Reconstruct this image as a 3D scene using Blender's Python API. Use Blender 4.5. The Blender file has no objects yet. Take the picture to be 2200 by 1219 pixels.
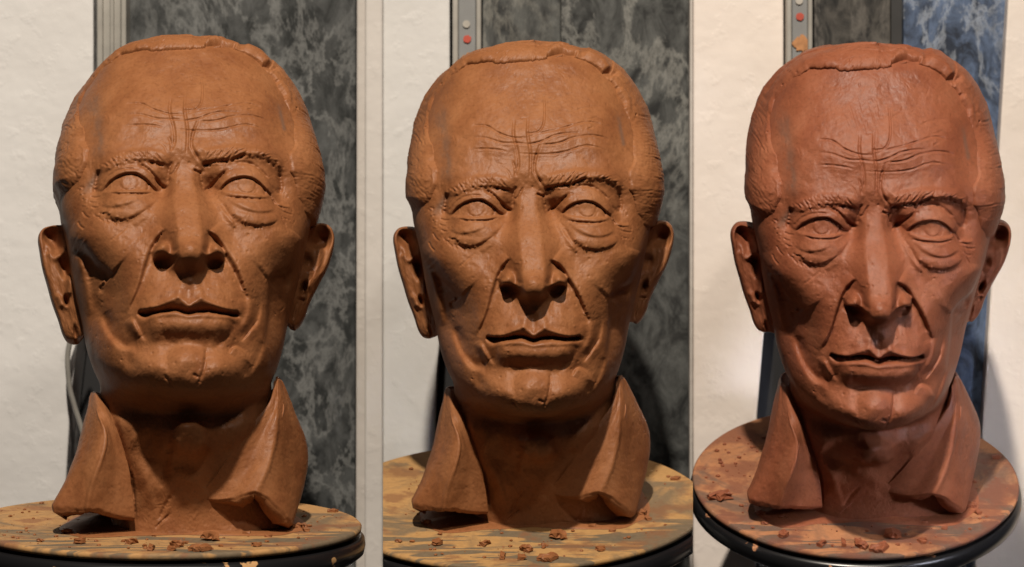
import bpy, bmesh, math, random
import numpy as np
from mathutils import Matrix, Vector

rng = np.random.default_rng(7)
random.seed(7)
scene = bpy.context.scene
COL = scene.collection

# ------------------------------------------------------------------ camera, world, lamps, exposure
DIST, PXM = 1.8, 0.0003            # camera distance to the row of busts, metres per reference unit at that distance
FOC = DIST / PXM
cam_data = bpy.data.cameras.new('camera')
cam = bpy.data.objects.new('camera', cam_data)
COL.objects.link(cam)
cam.location = (0, -DIST, 0)
cam.rotation_euler = (math.radians(90), 0, 0)
cam_data.sensor_width = 36.0
cam_data.sensor_fit = 'HORIZONTAL'
cam_data.lens = 36.0 * FOC / 2200.0
cam_data.clip_end = 50
cam_data.dof.use_dof = True
cam_data.dof.focus_distance = DIST - 0.13
cam_data.dof.aperture_fstop = 14
scene.camera = cam

world = bpy.data.worlds.new('World')
scene.world = world
world.use_nodes = True
bg = world.node_tree.nodes['Background']
bg.inputs['Color'].default_value = (1.0, 0.92, 0.86, 1)
bg.inputs['Strength'].default_value = 0.028

def lamp(name, loc, target, power, size, color, spread=math.pi):
    d = bpy.data.lights.new(name, 'AREA')
    d.shape = 'DISK'; d.size = size; d.energy = power; d.color = color; d.spread = spread
    o = bpy.data.objects.new(name, d); COL.objects.link(o)
    o.location = loc
    o.rotation_euler = (Vector(target) - Vector(loc)).to_track_quat('-Z', 'Y').to_euler()
    return o
lamp('key_lamp', (-0.10, -1.68, 1.84), (0.0, 0, 0.0), 87, 0.08, (1.0, 0.885, 0.75))
lamp('second_lamp', (0.48, -1.80, 1.55), (0.0, 0, 0.0), 12, 0.16, (1.0, 0.90, 0.78))
lamp('window_lamp', (0.98, -0.85, 0.12), (0.33, 0.0, -0.08), 0.16, 0.2, (0.84, 0.86, 1.0), math.radians(20))

scene.view_settings.view_transform = 'Standard'
scene.view_settings.look = 'None'
scene.view_settings.exposure = 0.0
scene.view_settings.gamma = 1.0

# ------------------------------------------------------------------ poses of the three busts (base of each on its board)
POSES = [
    np.array([[0.99465, -0.10189, 0.01675, -0.19661], [0.10274, 0.99276, -0.06218, -0.11662], [-0.01029, 0.06357, 0.99792, -0.14665], [0, 0, 0, 1]]),
    np.array([[0.99939, 0.03343, -0.01046, 0.0156], [-0.03498, 0.96747, -0.25057, 0.0], [0.00174, 0.25078, 0.96804, -0.14629], [0, 0, 0, 1]]),
    np.array([[0.99559, 0.09106, -0.02235, 0.23374], [-0.09242, 0.91289, -0.39761, 0.0415], [-0.01581, 0.39793, 0.91728, -0.14161], [0, 0, 0, 1]]),
]
M2I = np.linalg.inv(POSES[1])

def to_bust(v):
    """modelling frame (the middle bust as it faces the viewer) -> the bust's own frame, z = 0 on the board"""
    s = v.shape
    q = v.reshape(-1, 3) @ M2I[:3, :3].T + M2I[:3, 3]
    return q.reshape(s)

def U(px, py, y):
    """front-view modelling units (1 unit = 0.3 mm) plus depth in metres -> modelling frame"""
    px = np.asarray(px, float); py = np.asarray(py, float); y = np.asarray(y, float)
    k = (y + DIST) / FOC
    return np.stack(np.broadcast_arrays((px - 1100) * k, y, (609.5 - py) * k), -1)

def P(v):
    k = FOC / (v[..., 1] + DIST)
    return 1100 + v[..., 0] * k, 609.5 - v[..., 2] * k

# ------------------------------------------------------------------ mesh helpers
def link(name, mesh, mat=None, parent=None):
    o = bpy.data.objects.new(name, mesh)
    COL.objects.link(o)
    if mat is not None:
        mesh.materials.clear(); mesh.materials.append(mat)
    if parent is not None:
        o.parent = parent
    return o

def tag(o, label=None, cat=None, group=None, kind=None):
    if label: o['label'] = label
    if cat: o['category'] = cat
    if group: o['group'] = group
    if kind: o['kind'] = kind
    return o

def empty(name, mat4):
    o = bpy.data.objects.new(name, None)
    o.empty_display_size = 0.02
    COL.objects.link(o)
    o.matrix_world = Matrix(mat4.tolist() if hasattr(mat4, 'tolist') else mat4)
    return o

def mesh_from(name, verts, quads, smooth=True):
    verts = np.ascontiguousarray(verts.reshape(-1, 3), dtype=np.float32)
    quads = np.ascontiguousarray(quads, dtype=np.int32)
    me = bpy.data.meshes.new(name)
    me.vertices.add(len(verts)); me.vertices.foreach_set('co', verts.ravel())
    n = len(quads)
    me.loops.add(n * 4); me.loops.foreach_set('vertex_index', quads.ravel())
    me.polygons.add(n)
    me.polygons.foreach_set('loop_start', np.arange(0, n * 4, 4, dtype=np.int32))
    me.polygons.foreach_set('use_smooth', np.full(n, smooth))
    me.update(calc_edges=True)
    me.validate()
    return me

def grid_quads(R, C, wrap=False, flip=False, keep=None):
    r = np.arange(R - 1)[:, None]; c = np.arange(C if wrap else C - 1)[None, :]
    c2 = (c + 1) % C
    q = np.stack(np.broadcast_arrays(r * C + c, r * C + c2, (r + 1) * C + c2, (r + 1) * C + c), -1).reshape(-1, 4)
    if flip: q = q[:, ::-1]
    if keep is not None:
        k = keep.ravel()
        q = q[k[q].any(1)]
    return q

def catmull(pts, n):
    pts = np.asarray(pts, float)
    if len(pts) == 2:
        t = np.linspace(0, 1, n)[:, None]
        return pts[0] * (1 - t) + pts[1] * t
    d = np.maximum(np.linalg.norm(np.diff(pts[:, :2], axis=0), axis=1), 1e-6)
    s = np.r_[0, np.cumsum(np.sqrt(d))]
    s /= s[-1]
    return interp_smooth(s, pts, np.linspace(0, 1, n))

def interp_smooth(x, Y, xq):
    """shape-keeping cubic (Hermite) through rows of Y at x"""
    x = np.asarray(x, float); Y = np.asarray(Y, float)
    one = Y.ndim == 1
    if one: Y = Y[:, None]
    h = np.diff(x)[:, None]; dl = np.diff(Y, axis=0) / h
    m = np.zeros_like(Y); m[0] = dl[0]; m[-1] = dl[-1]
    m[1:-1] = (dl[:-1] * h[1:] + dl[1:] * h[:-1]) / (h[1:] + h[:-1])
    i = np.clip(np.searchsorted(x, xq, 'right') - 1, 0, len(x) - 2)
    hh = h[i]; t = ((np.asarray(xq) - x[i])[:, None]) / hh
    out = (2*t**3 - 3*t**2 + 1) * Y[i] + (t**3 - 2*t**2 + t) * hh * m[i] + (-2*t**3 + 3*t**2) * Y[i+1] + (t**3 - t**2) * hh * m[i+1]
    return out[:, 0] if one else out

def blur(a, s):
    k = np.exp(-0.5 * (np.arange(-int(3*s)-1, int(3*s)+2) / s) ** 2); k /= k.sum()
    n = len(k) // 2
    p = np.pad(a, ((n, n), (0, 0)), 'edge')
    a = sum(k[i] * p[i:i + a.shape[0]] for i in range(len(k)))
    p = np.pad(a, ((0, 0), (n, n)), 'edge')
    return sum(k[i] * p[:, i:i + a.shape[1]] for i in range(len(k)))

def noise2(shape, s, sx=None, seed=None):
    r = np.random.default_rng(seed if seed is not None else rng.integers(1 << 30))
    sx = sx or s
    h, w = shape
    gh, gw = int(h / s) + 4, int(w / sx) + 4
    g = r.normal(size=(gh, gw))
    yi = np.arange(h) / s; xi = np.arange(w) / sx
    y0 = yi.astype(int); x0 = xi.astype(int)
    fy = (yi - y0)[:, None]; fx = (xi - x0)[None, :]
    fy = fy*fy*(3-2*fy); fx = fx*fx*(3-2*fx)
    a = g[np.ix_(y0, x0)]; b = g[np.ix_(y0, x0+1)]; c = g[np.ix_(y0+1, x0)]; d = g[np.ix_(y0+1, x0+1)]
    return (a*(1-fx)+b*fx)*(1-fy) + (c*(1-fx)+d*fx)*fy

# ------------------------------------------------------------------ relief raster: sculpted height (mm, towards the viewer) over the front of the head
X0, X1, Y0, Y1 = 830, 1470, 60, 1130
RW, RH = X1 - X0, Y1 - Y0
H = np.zeros((RH, RW))
gx, gy = np.meshgrid(np.arange(X0, X1), np.arange(Y0, Y1))

def G(cx, cy, sx, sy, h, rot=0, p=1.0):
    a = math.radians(rot); dx = gx - cx; dy = gy - cy
    u = dx * math.cos(a) + dy * math.sin(a); v = -dx * math.sin(a) + dy * math.cos(a)
    H[:] += h * np.exp(-(0.5 * ((u / sx) ** 2 + (v / sy) ** 2)) ** p)

def field(pts, margin, n=None, closed=False):
    """window, distance, parameter, signed distance (positive on the left hand walking along, image y down)"""
    pts = np.asarray(pts, float)
    if closed:
        pts = np.vstack([pts, pts[:1]])
        c = pts
    else:
        c = catmull(pts, n or max(12, len(pts) * 6))
    x0 = max(int(c[:, 0].min() - margin), X0); x1 = min(int(c[:, 0].max() + margin) + 2, X1)
    y0 = max(int(c[:, 1].min() - margin), Y0); y1 = min(int(c[:, 1].max() + margin) + 2, Y1)
    sl = (slice(y0 - Y0, y1 - Y0), slice(x0 - X0, x1 - X0))
    qx = gx[sl].astype(float); qy = gy[sl].astype(float)
    best = np.full(qx.shape, 1e9); T = np.zeros(qx.shape); Sg = np.zeros(qx.shape)
    L = np.r_[0, np.cumsum(np.linalg.norm(np.diff(c, axis=0), axis=1))]
    for i in range(len(c) - 1):
        ax, ay = c[i]; bx, by = c[i + 1]
        ex, ey = bx - ax, by - ay; l2 = ex*ex + ey*ey + 1e-9
        t = np.clip(((qx - ax) * ex + (qy - ay) * ey) / l2, 0, 1)
        d = np.hypot(qx - ax - t*ex, qy - ay - t*ey)
        m = d < best
        best[m] = d[m]; T[m] = ((L[i] + t * (L[i+1] - L[i])) / L[-1])[m]
        Sg[m] = (ex * (qy - ay) - ey * (qx - ax))[m]
    return sl, best, T, best * np.where(Sg > 0, -1, 1)

def taper(T, a=0.12, b=0.12):
    r = np.ones_like(T)
    if a: r = r * np.clip(T / a, 0, 1)
    if b: r = r * np.clip((1 - T) / b, 0, 1)
    return r ** 0.6

def groove(pts, w, dep, a=0.15, b=0.15, rim=0.12, rough=0.25):
    sl, d, T, s = field(pts, w * 5)
    k = taper(T, a, b)
    if rough:
        k = k * (1 + rough * np.interp(T.ravel(), np.linspace(0, 1, 24), rng.normal(size=24)).reshape(T.shape))
    H[sl] += (-dep * np.exp(-(d / w) ** 2) + rim * dep * np.exp(-((d - 2.1 * w) / (1.1 * w)) ** 2)) * k

def ridge(pts, w, h, a=0.2, b=0.2):
    sl, d, T, s = field(pts, w * 3)
    H[sl] += h * np.exp(-(d / w) ** 2) * taper(T, a, b)

def step(pts, h, fall, side=1, sharp=1.0, a=0.15, b=0.15):
    """one side raised by h at the line, fading out over 'fall'"""
    sl, d, T, s = field(pts, fall * 3.2)
    s = s * side
    H[sl] += h * taper(T, a, b) * (1 / (1 + np.exp(-np.clip(s / sharp, -30, 30)))) * np.exp(-(np.maximum(s, 0) / fall) ** 2)

def fold(pts, h, f1, h2, f2, side=1, sharp=1.6, a=0.15, b=0.15):
    """one side swells over the line, the other sinks under it"""
    sl, d, T, s = field(pts, max(f1, f2) * 2.6)
    s = s * side
    m = 1 / (1 + np.exp(-np.clip(s / sharp, -30, 30)))
    H[sl] += taper(T, a, b) * (m * h * np.exp(-(s / f1) ** 2) - (1 - m) * h2 * np.exp(-(s / f2) ** 2))

def inside(poly):
    sl, d, T, s = field(poly, 60, closed=True)
    full = np.full(H.shape, 60.0)
    poly = np.asarray(poly, float)
    qx, qy = gx[sl], gy[sl]
    ins = np.zeros(qx.shape, bool)
    j = len(poly) - 1
    for i in range(len(poly)):
        xi, yi = poly[i]; xj, yj = poly[j]
        if yi != yj:
            ins ^= ((yi > qy) != (yj > qy)) & (qx < (xj - xi) * (qy - yi) / (yj - yi) + xi)
        j = i
    full[sl] = np.where(ins, -d, d)
    return full            # negative inside

# --- large forms
G(1028, 384, 60, 17, 2.0, -4); G(1255, 376, 66, 18, 2.6, 4)             # brow ridges
G(1090, 446, 15, 22, -6.5); G(1186, 444, 15, 22, -6.5)                        # inner sockets
G(1020, 455, 60, 32, -3.6); G(1262, 455, 60, 32, -3.2)                    # orbits
G(958, 440, 14, 34, -3); G(1330, 440, 14, 34, -2.5)
G(1018, 500, 44, 24, 9.0, 8); G(1270, 506, 48, 26, 9.2, -4)               # bags under the eyes
G(965, 556, 46, 26, 5.5, 24); G(1330, 560, 44, 26, 5.2, -24)                # cheekbones
G(970, 674, 28, 54, -11.5, -10); G(1330, 678, 22, 56, -10.5, 8)               # hollows
G(938, 620, 16, 24, -2.5); G(1345, 624, 16, 22, -2.5)
G(930, 690, 12, 70, 3.5, -6)                                              # masseter
G(1032, 606, 40, 46, 4.6); G(1264, 608, 40, 46, 4.6)                      # soft cheeks
G(1147, 705, 74, 60, 7.0, 0, 1.3); G(1147, 712, 60, 40, 5.0, 0, 1.2)                                         # muzzle
G(1147, 850, 62, 34, 7, 0, 1.2); G(1078, 838, 34, 34, 2.5); G(1225, 838, 38, 36, 3.0)
G(1147, 792, 66, 14, -1.6); G(1054, 722, 30, 26, 3.6); G(1240, 722, 30, 26, 3.6)
G(1000, 790, 22, 40, 2.5, -20); G(1290, 765, 18, 50, 2.5, 15)
G(1149, 300, 120, 60, 1.6)
G(945, 300, 24, 90, -3.0); G(1340, 300, 22, 90, -2.5)                     # temples

# --- nose
yy = gy.astype(float)
key = [405, 425, 445, 470, 500, 530, 560, 585, 603, 614, 622, 630, 638, 646, 656, 670, 684]
hn = interp_smooth(key, [0, 2.5, 6.0, 10.0, 15, 19.5, 23.5, 25.5, 26.0, 26.2, 26.2, 24.0, 17.5, 10.5, 5.5, 2.5, 0], np.clip(np.arange(Y0, Y1), 405, 684).astype(float))[:, None]
an = interp_smooth(key, [16, 20, 25, 29, 30, 30, 31, 31, 29, 28, 25, 21, 16, 12, 9, 8, 8], np.clip(np.arange(Y0, Y1), 405, 684).astype(float))[:, None]
bn = interp_smooth(key, [16, 14, 16, 21, 28, 32, 33, 30, 27, 25, 23, 20, 18, 17, 16, 15, 14], np.clip(np.arange(Y0, Y1), 405, 684).astype(float))[:, None]
cn = interp_smooth(key, [1135, 1135, 1134, 1136, 1138, 1141, 1144, 1146, 1146, 1146, 1146, 1146, 1146, 1146, 1146, 1146, 1146], np.clip(np.arange(Y0, Y1), 405, 684).astype(float))[:, None]
u = np.abs(gx - cn)
q = np.clip((u - an * 0.72) / (bn * 1.05), 0, None)
NZ = hn * (1 - 0.10 * (np.minimum(u, an) / an) ** 2) * np.exp(-(q ** 1.7))
for cx, o in ((1091, -1), (1200, 1)):                                   # wings of the nose
    pol = [(cx - o*14, 562), (cx + o*2, 572), (cx + o*12, 590), (cx + o*16, 603), (cx + o*15, 612), (cx + o*2, 613), (cx - o*12, 617), (cx - o*30, 622), (cx - o*44, 600), (cx - o*36, 575)]
    sd = inside(pol)
    shp = np.where(gy > 600, 1.5, 3.4); m = 1 / (1 + np.exp(np.clip(sd / shp, -30, 30)))
    rs = np.clip((gy - 552) / 50.0, 0, 1)
    WZ = m * (13.5 * rs * rs * (3 - 2 * rs) + 5.5 * np.exp(-(((gx - cx - o*0) / 15.0) ** 2 + ((gy - 597) / 15.0) ** 2)))
    NZ = np.maximum(NZ, WZ) + 0.8 * np.exp(-((NZ - WZ) / 2.0) ** 2) * (np.minimum(NZ, WZ) > 3)
NZ = np.where(gy < 606, blur(NZ, 1.6), blur(NZ, 0.7))
for pts in ([(1110, 566), (1108, 584), (1110, 600), (1118, 614)], [(1182, 566), (1184, 584), (1182, 600), (1174, 614)]):
    sl, d, T, s = field(pts, 24)
    NZ[sl] -= 2.4 * np.exp(-(d / 7.0) ** 2) * taper(T, 0.35, 0.1)
NZ += 2.6 * np.exp(-(0.5 * (((gx - 1146) / 17.0) ** 2 + ((gy - 606) / 13.0) ** 2)) ** 1.3)
H += NZ
for cx, o in ((1096, -1), (1195, 1)):                                   # nostrils
    G(cx - o*1, 623.5, 15, 7.5, -6.5, o * -5, 2.2)
G(1146, 604, 13, 10, 1.4)

# --- upper lip, philtrum, mouth
ridge([(1129, 680), (1126, 696), (1124, 706)], 7, 1.1); ridge([(1165, 680), (1169, 694), (1172, 707)], 7, 1.1)
groove([(1146, 668), (1146, 690), (1146, 706)], 8, 1.0, 0.3, 0.3, 0, 0)
MOUTH = [(1044, 724), (1060, 729), (1084, 729), (1104, 726), (1124, 726), (1146, 732), (1168, 728), (1190, 727), (1214, 730), (1232, 728), (1248, 724)]
BORDER = [(1048, 722), (1080, 718), (1104, 710), (1124, 704), (1136, 711), (1146, 719), (1157, 712), (1170, 706), (1190, 712), (1216, 719), (1245, 722)]
bl = catmull(MOUTH, 80); bb = catmull(BORDER, 80)
xr = np.arange(X0, X1)
ml = np.interp(xr, bl[:, 0], bl[:, 1]); bo = np.interp(xr, bb[:, 0], bb[:, 1])
wx = np.clip((xr - 1046) / 14.0, 0, 1) * np.clip((1246 - xr) / 14.0, 0, 1)
span = np.maximum(ml - bo, 4)[None, :]
f = np.clip((gy - bo[None, :]) / span, 0, 1)
below = gy > ml[None, :] + 1
H += np.where(below, 0, -8.0 * f ** 1.9) * wx[None, :]                   # underside of the upper lip
ridge(BORDER, 6, 1.2, 0.1, 0.1)
LOW = [(1062, 742), (1090, 737), (1117, 736), (1146, 741), (1176, 739), (1209, 739), (1240, 736)]
groove(MOUTH, 4.4, 7.0, 0.05, 0.05, 0)
G(1060, 732, 8, 5, -4, 10); G(1240, 729, 7, 4, -3.5)
ridge([(1066, 756), (1095, 760), (1146, 763), (1195, 761), (1236, 751)], 20, 4.6, 0.15, 0.15)
step([(1240, 738), (1209, 742), (1176, 743), (1146, 745), (1117, 740), (1090, 741), (1062, 745)], 1.2, 16, -1, 1.4)
groove([(1088, 743), (1091, 755), (1097, 780)], 6, 0.8, 0.3, 0.3, 0); G(1078, 765, 8, 14, 1.2, -10)
groove([(1240, 742), (1229, 769), (1213, 785), (1197, 805)], 5, 1.0, 0.3, 0.3, 0)
G(1144, 822, 22, 16, 2.8, 0, 1.5)
groove([(1183, 800), (1181, 830), (1178, 848), (1164, 884)], 3, 1.0)
groove([(1098, 858), (1110, 872), (1117, 882)], 2.5, 0.9)
G(1160, 860, 2.6, 2.0, -1.6); G(1165, 863, 2, 2, -1.4)
G(992, 802, 17, 30, 3.0, -22); G(1292, 800, 15, 34, 2.8, 18); G(1062, 832, 22, 26, 2.4); G(1228, 838, 24, 26, 2.4)
groove([(1022, 796), (1032, 824), (1044, 850)], 10, 2.0, 0.4, 0.5, 0, 0); groove([(1270, 818), (1260, 840), (1246, 860)], 10, 1.8, 0.4, 0.5, 0, 0)
groove([(1110, 795), (1101, 825), (1108, 852)], 10, 1.5, 0.4, 0.5, 0, 0); groove([(1184, 796), (1186, 826), (1178, 852)], 10, 1.5, 0.4, 0.5, 0, 0)
# bumpy modelled planes of the chin
for _ in range(26):
    cx, cy = rng.uniform(1030, 1260), rng.uniform(770, 885)
    G(cx, cy, rng.uniform(6, 14), rng.uniform(10, 22), rng.normal() * 0.55, rng.uniform(-40, 40))

# --- folds of the cheeks
FL = [(1097, 557), (1075, 583), (1065, 610), (1057, 636), (1048, 669), (1035, 701), (1025, 722)]
FR = [(1184, 562), (1206, 580), (1225, 610), (1242, 639), (1255, 669), (1268, 692)]
fold(FL, 2.8, 26, 2.2, 16, -1, 2.4, 0.1, 0.15); groove(FL, 3.2, 1.0, 0.1, 0.1, 0, 0.15)
fold(FR, 3.4, 28, 2.8, 16, 1, 2.6, 0.06, 0.2); groove(FR, 4.8, 2.2, 0.05, 0.2, 0, 0.12)
groove([(1098, 556), (1086, 568), (1076, 584)], 4, 1.8, 0.2, 0.3, 0); groove([(1184, 562), (1204, 578), (1218, 600)], 4.5, 2.4, 0.1, 0.3, 0, 0.1)
G(1184, 563, 3, 3, -2.5)
fold([(1262, 680), (1267, 707), (1262, 730), (1247, 756)], 1.8, 14, 1.4, 12, 1, 3.0, 0.25, 0.25)
fold([(1296, 684), (1287, 732), (1268, 758), (1252, 780)], 1.5, 16, 1.8, 12, 1, 2.2, 0.25, 0.2); groove([(1288, 726), (1268, 758), (1254, 777)], 1.8, 0.9, 0.3, 0.2, 0)
fold([(1312, 630), (1311, 672), (1310, 704), (1306, 734), (1302, 772)], 1.8, 18, 2.0, 14, -1, 2.0, 0.08, 0.25)
fold([(1303, 768), (1290, 806), (1272, 846)], 1.3, 18, 1.8, 12, 1, 2.4, 0.2, 0.25)
fold([(1230, 808), (1235, 797), (1243, 791), (1258, 798), (1278, 822)], 1.6, 14, 1.6, 8, -1, 1.3, 0.1, 0.35)
G(1250, 812, 14, 18, 1.6, 20)
fold([(962, 660), (977, 697), (995, 720), (1008, 738)], 1.6, 20, 1.6, 20, 1, 4.0, 0.3, 0.3)
fold([(972, 706), (984, 744), (1000, 772), (1018, 789), (1044, 793)], 2.0, 22, 4.6, 18, -1, 3.0, 0.25, 0.2)
ridge([(1024, 734), (1035, 750), (1050, 774)], 9, 3.0, 0.3, 0.3); fold([(1036, 736), (1045, 757), (1060, 784)], 1.2, 10, 1.2, 8, -1, 1.8, 0.3, 0.3)
fold([(961, 748), (966, 790), (990, 831), (1012, 847)], 1.0, 14, 1.4, 12, 1, 1.6, 0.2, 0.3)
groove([(930, 735), (944, 775), (960, 806)], 6, 0.9, 0.2, 0.2, 0)
# cheekbone undercuts
fold([(992, 638), (976, 622), (955, 603), (937, 580), (913, 556), (896, 538)], 3.0, 36, 3.6, 22, -1, 2.2, 0.04, 0.15)
groove([(905, 548), (930, 575), (946, 612), (950, 640)], 10, 3.2, 0.2, 0.4, 0)
fold([(1378, 542), (1354, 604), (1327, 621), (1309, 642)], 3.0, 32, 3.2, 20, -1, 2.2, 0.1, 0.06)
G(972, 658, 3.5, 4, -2.0); G(1347, 630, 5, 7, -2.5)
ridge([(922, 580), (936, 625), (945, 668), (950, 700)], 8, 2.6)
groove([(986, 575), (1003, 560), (1020, 545)], 2.0, 0.5); ridge([(1032, 541), (1048, 528), (1066, 510)], 7, 1.0)

# --- eyes
LIDL = [(970, 464), (981, 449), (993, 440), (1007, 433.5), (1021, 430.5), (1037, 431.5), (1048, 437), (1059, 444.5), (1070, 454), (1083, 463)]
LOWL = [(970, 464), (987, 466), (1010, 467.5), (1040, 467.5), (1062, 465), (1083, 463)]
LIDR = [(1208, 459), (1221, 445), (1237, 437), (1255, 433.5), (1273, 436), (1288, 444), (1299, 454), (1311, 464)]
LOWR = [(1208, 459), (1227, 465), (1249, 468), (1273, 470), (1296, 468.5), (1311, 464)]
for lid, low, bx, by, ix, iy in ((LIDL, LOWL, 1026, 452, 1022.6, 448), (LIDR, LOWR, 1258, 453, 1261.6, 449.5)):
    # ball
    r = np.sqrt(((gx - bx) / 60.0) ** 2 + ((gy - by) / 46.0) ** 2)
    ball = 6.8 * np.clip(1 - (r / 1.3) ** 2, 0, 1) ** 1.6
    H += ball
    ring = catmull(lid, 60); lo = catmull(low, 60)
    poly = np.vstack([ring, lo[::-1]])
    sd = inside(poly)
    m_open = 1 / (1 + np.exp(np.clip(sd / 0.9, -30, 30)))
    # lids lie proud of the ball, upper one more
    sl, d, T, s = field(lid, 40)
    lidm = np.where(s > 0, np.exp(-(s / 26.0) ** 2), np.exp(-(s / 3.0) ** 2)) * taper(T, 0.10, 0.10)
    H[sl] += 3.1 * lidm * (1 - m_open[sl])
    sl, d, T, s = field(low, 30)
    H[sl] += 1.5 * np.exp(-(d / 8.0) ** 2) * taper(T, 0.1, 0.1) * (1 - m_open[sl])
    groove(lid, 1.9, 1.9, 0.03, 0.03, 0)
    # iris
    ri = np.hypot(gx - ix, (gy - iy) * 1.02)
    H += 0.45 / (1 + np.exp(np.clip((ri - 17.5) / 0.8, -30, 30))) * m_open
    arc = [(ix + 18.5 * math.cos(t), iy + 18 * math.sin(t)) for t in np.radians(np.linspace(172, 10, 9))]
    groove(arc, 1.5, 0.6, 0.3, 0.3, 0)
groove([(1060, 447), (1061, 458), (1058, 465)], 1.8, 0.9); groove([(1297, 452), (1300, 461), (1299, 468)], 1.8, 1.0)
groove([(1283, 455), (1280, 464), (1273, 469)], 1.4, 0.6)
groove([(985, 471), (1005, 475), (1027, 475), (1052, 474), (1070, 468)], 1.9, 1.3)
groove([(1218, 474), (1233, 477), (1257, 479), (1280, 480), (1303, 476)], 1.9, 1.5)
groove([(1308, 461), (1314, 470), (1322, 483)], 2.2, 2.0, 0.1, 0.1)
groove([(964, 456), (977, 438), (995, 425), (1015, 420.5), (1037, 421)], 2.0, 1.0)
groove([(1040, 409), (1055, 416), (1072, 432), (1085, 446), (1100, 454)], 3.0, 2.7, 0.15, 0.05)
G(1084, 424, 17, 12, 4.0, 35)
groove([(1226, 414), (1207, 431), (1191, 445), (1176, 456)], 3.0, 2.1, 0.25, 0.05)
G(1196, 421, 20, 9, 3.6, -32)
groove([(1240, 399), (1272, 402), (1293, 416), (1308, 431), (1317, 446), (1326, 459)], 3.2, 1.8, 0.3, 0.1)
groove([(960, 414), (957, 436), (954, 462)], 4.5, 2.6); groove([(1330, 412), (1334, 440), (1328, 458)], 4.5, 1.8)
groove([(1175, 416), (1168, 424), (1172, 446), (1176, 462)], 3, 1.4)
groove([(1108, 400), (1102, 424), (1104, 446)], 3, 1.2); groove([(1152, 416), (1160, 420), (1170, 422)], 2.2, 1.8); groove([(1104, 428), (1112, 424), (1124, 402)], 2.0, 1.3)
# bags
fold([(967, 494), (984, 502), (999, 503), (1018, 499), (1046, 488)], 0.8, 12, 0.6, 8, 1, 1.3, 0.1, 0.5)
fold([(1221, 482), (1249, 501), (1272, 509), (1291, 509), (1308, 504), (1320, 497)], 1.0, 14, 0.7, 8, 1, 1.3, 0.4, 0.1)
BL = [(966, 508), (984, 520), (1002, 530), (1027, 528), (1052, 514), (1070, 498), (1087, 477)]
BR = [(1199, 474), (1215, 493), (1230, 518), (1249, 529), (1268, 537), (1284, 539), (1304, 535), (1320, 527), (1329, 516)]
fold(BL, 1.5, 22, 0.9, 12, 1, 2.4, 0.12, 0.3); groove(BL, 1.8, 0.4, 0.08, 0.15, 0, 0.5)
fold(BR, 1.7, 24, 1.0, 12, 1, 2.4, 0.25, 0.12); groove(BR, 1.8, 0.5, 0.15, 0.08, 0, 0.5)
ridge([(1197, 478), (1214, 508), (1238, 542)], 5, 1.6)
# crow's feet, tool marks by the eyes
for (a, b) in (((1322, 484), (1350, 487)), ((1326, 492), (1358, 500)), ((1330, 503), (1352, 514)), ((1334, 512), (1344, 530)), ((946, 470), (966, 473)), ((944, 482), (958, 486)), ((948, 494), (962, 497)), ((954, 512), (966, 520)), ((962, 520), (974, 532)), ((978, 524), (984, 536)), ((990, 530), (998, 540)), ((930, 500), (946, 520)), ((922, 520), (936, 540))):
    mx = ((a[0]+b[0])/2 + rng.normal()*2, (a[1]+b[1])/2 + 2)
    groove([a, mx, b], 1.7, 1.0)
ridge([(1325, 482), (1345, 486), (1352, 483)], 3.2, 1.4)

# --- forehead lines
for pts, w, dd in (
    ([(1015, 270), (1045, 271), (1071, 286), (1101, 296), (1130, 297)], 2.0, 0.95),
    ([(1130, 297), (1163, 286), (1199, 278), (1235, 268), (1262, 262), (1288, 267), (1308, 275)], 1.9, 0.85),
    ([(1018, 296), (1045, 297), (1078, 307), (1110, 308), (1137, 310), (1163, 304), (1193, 291), (1226, 286), (1250, 286)], 1.9, 0.85),
    ([(1160, 312), (1199, 308), (1232, 296), (1271, 291), (1298, 296), (1315, 305)], 1.9, 0.9),
    ([(1018, 321), (1038, 320), (1075, 323), (1090, 327)], 1.8, 0.8),
    ([(1112, 330), (1150, 332), (1183, 331), (1216, 326), (1252, 314), (1281, 316), (1304, 324)], 1.8, 0.75),
    ([(1230, 241), (1255, 232), (1278, 229), (1295, 234)], 1.8, 0.45),
    ([(1174, 223), (1184, 218), (1198, 212)], 1.5, 0.4),
    ([(1245, 318), (1262, 311), (1270, 312)], 1.6, 0.5), ([(1262, 278), (1268, 276), (1274, 274)], 2.0, 0.7), ([(1252, 259), (1268, 256), (1286, 251)], 1.5, 0.5),
    ([(1145, 212), (1148, 222), (1151, 230)], 1.6, 0.5),
    ([(1105, 256), (1103, 290), (1111, 323), (1114, 355), (1107, 381)], 2.4, 1.3),
    ([(1101, 345), (1106, 362), (1107, 378)], 2.0, 1.0),
    ([(1134, 250), (1134, 290), (1139, 323), (1140, 355), (1138, 383)], 2.4, 1.4),
    ([(1161, 309), (1151, 339), (1148, 365), (1160, 391), (1171, 405)], 2.6, 1.5),
    ([(1168, 203), (1170, 237), (1167, 268), (1157, 283), (1140, 287), (1126, 286)], 2.0, 1.0),
    ([(1117, 256), (1125, 254), (1132, 255)], 1.5, 0.4),
    ([(1086, 362), (1094, 372), (1098, 384)], 1.8, 0.6),
):
    groove(pts, w * 0.9, dd, 0.2, 0.2, 0.2)
G(1123, 345, 9, 40, 0.9); G(1168, 378, 15, 14, 2.6); G(1096, 388, 10, 10, 1.4)
G(1120, 282, 12, 7, 0.5); G(1155, 320, 10, 7, 0.5)
for k in range(26):                                                     # combed strokes on the forehead
    x = 1068 + k * 3.2 + rng.normal(); y = 205 + 12 * math.sin(k) + rng.uniform(-8, 8)
    groove([(x, y), (x + 6, y + 20), (x + 13, y + 40)], 1.1, 0.22, 0.3, 0.3, 0.2)

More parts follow.
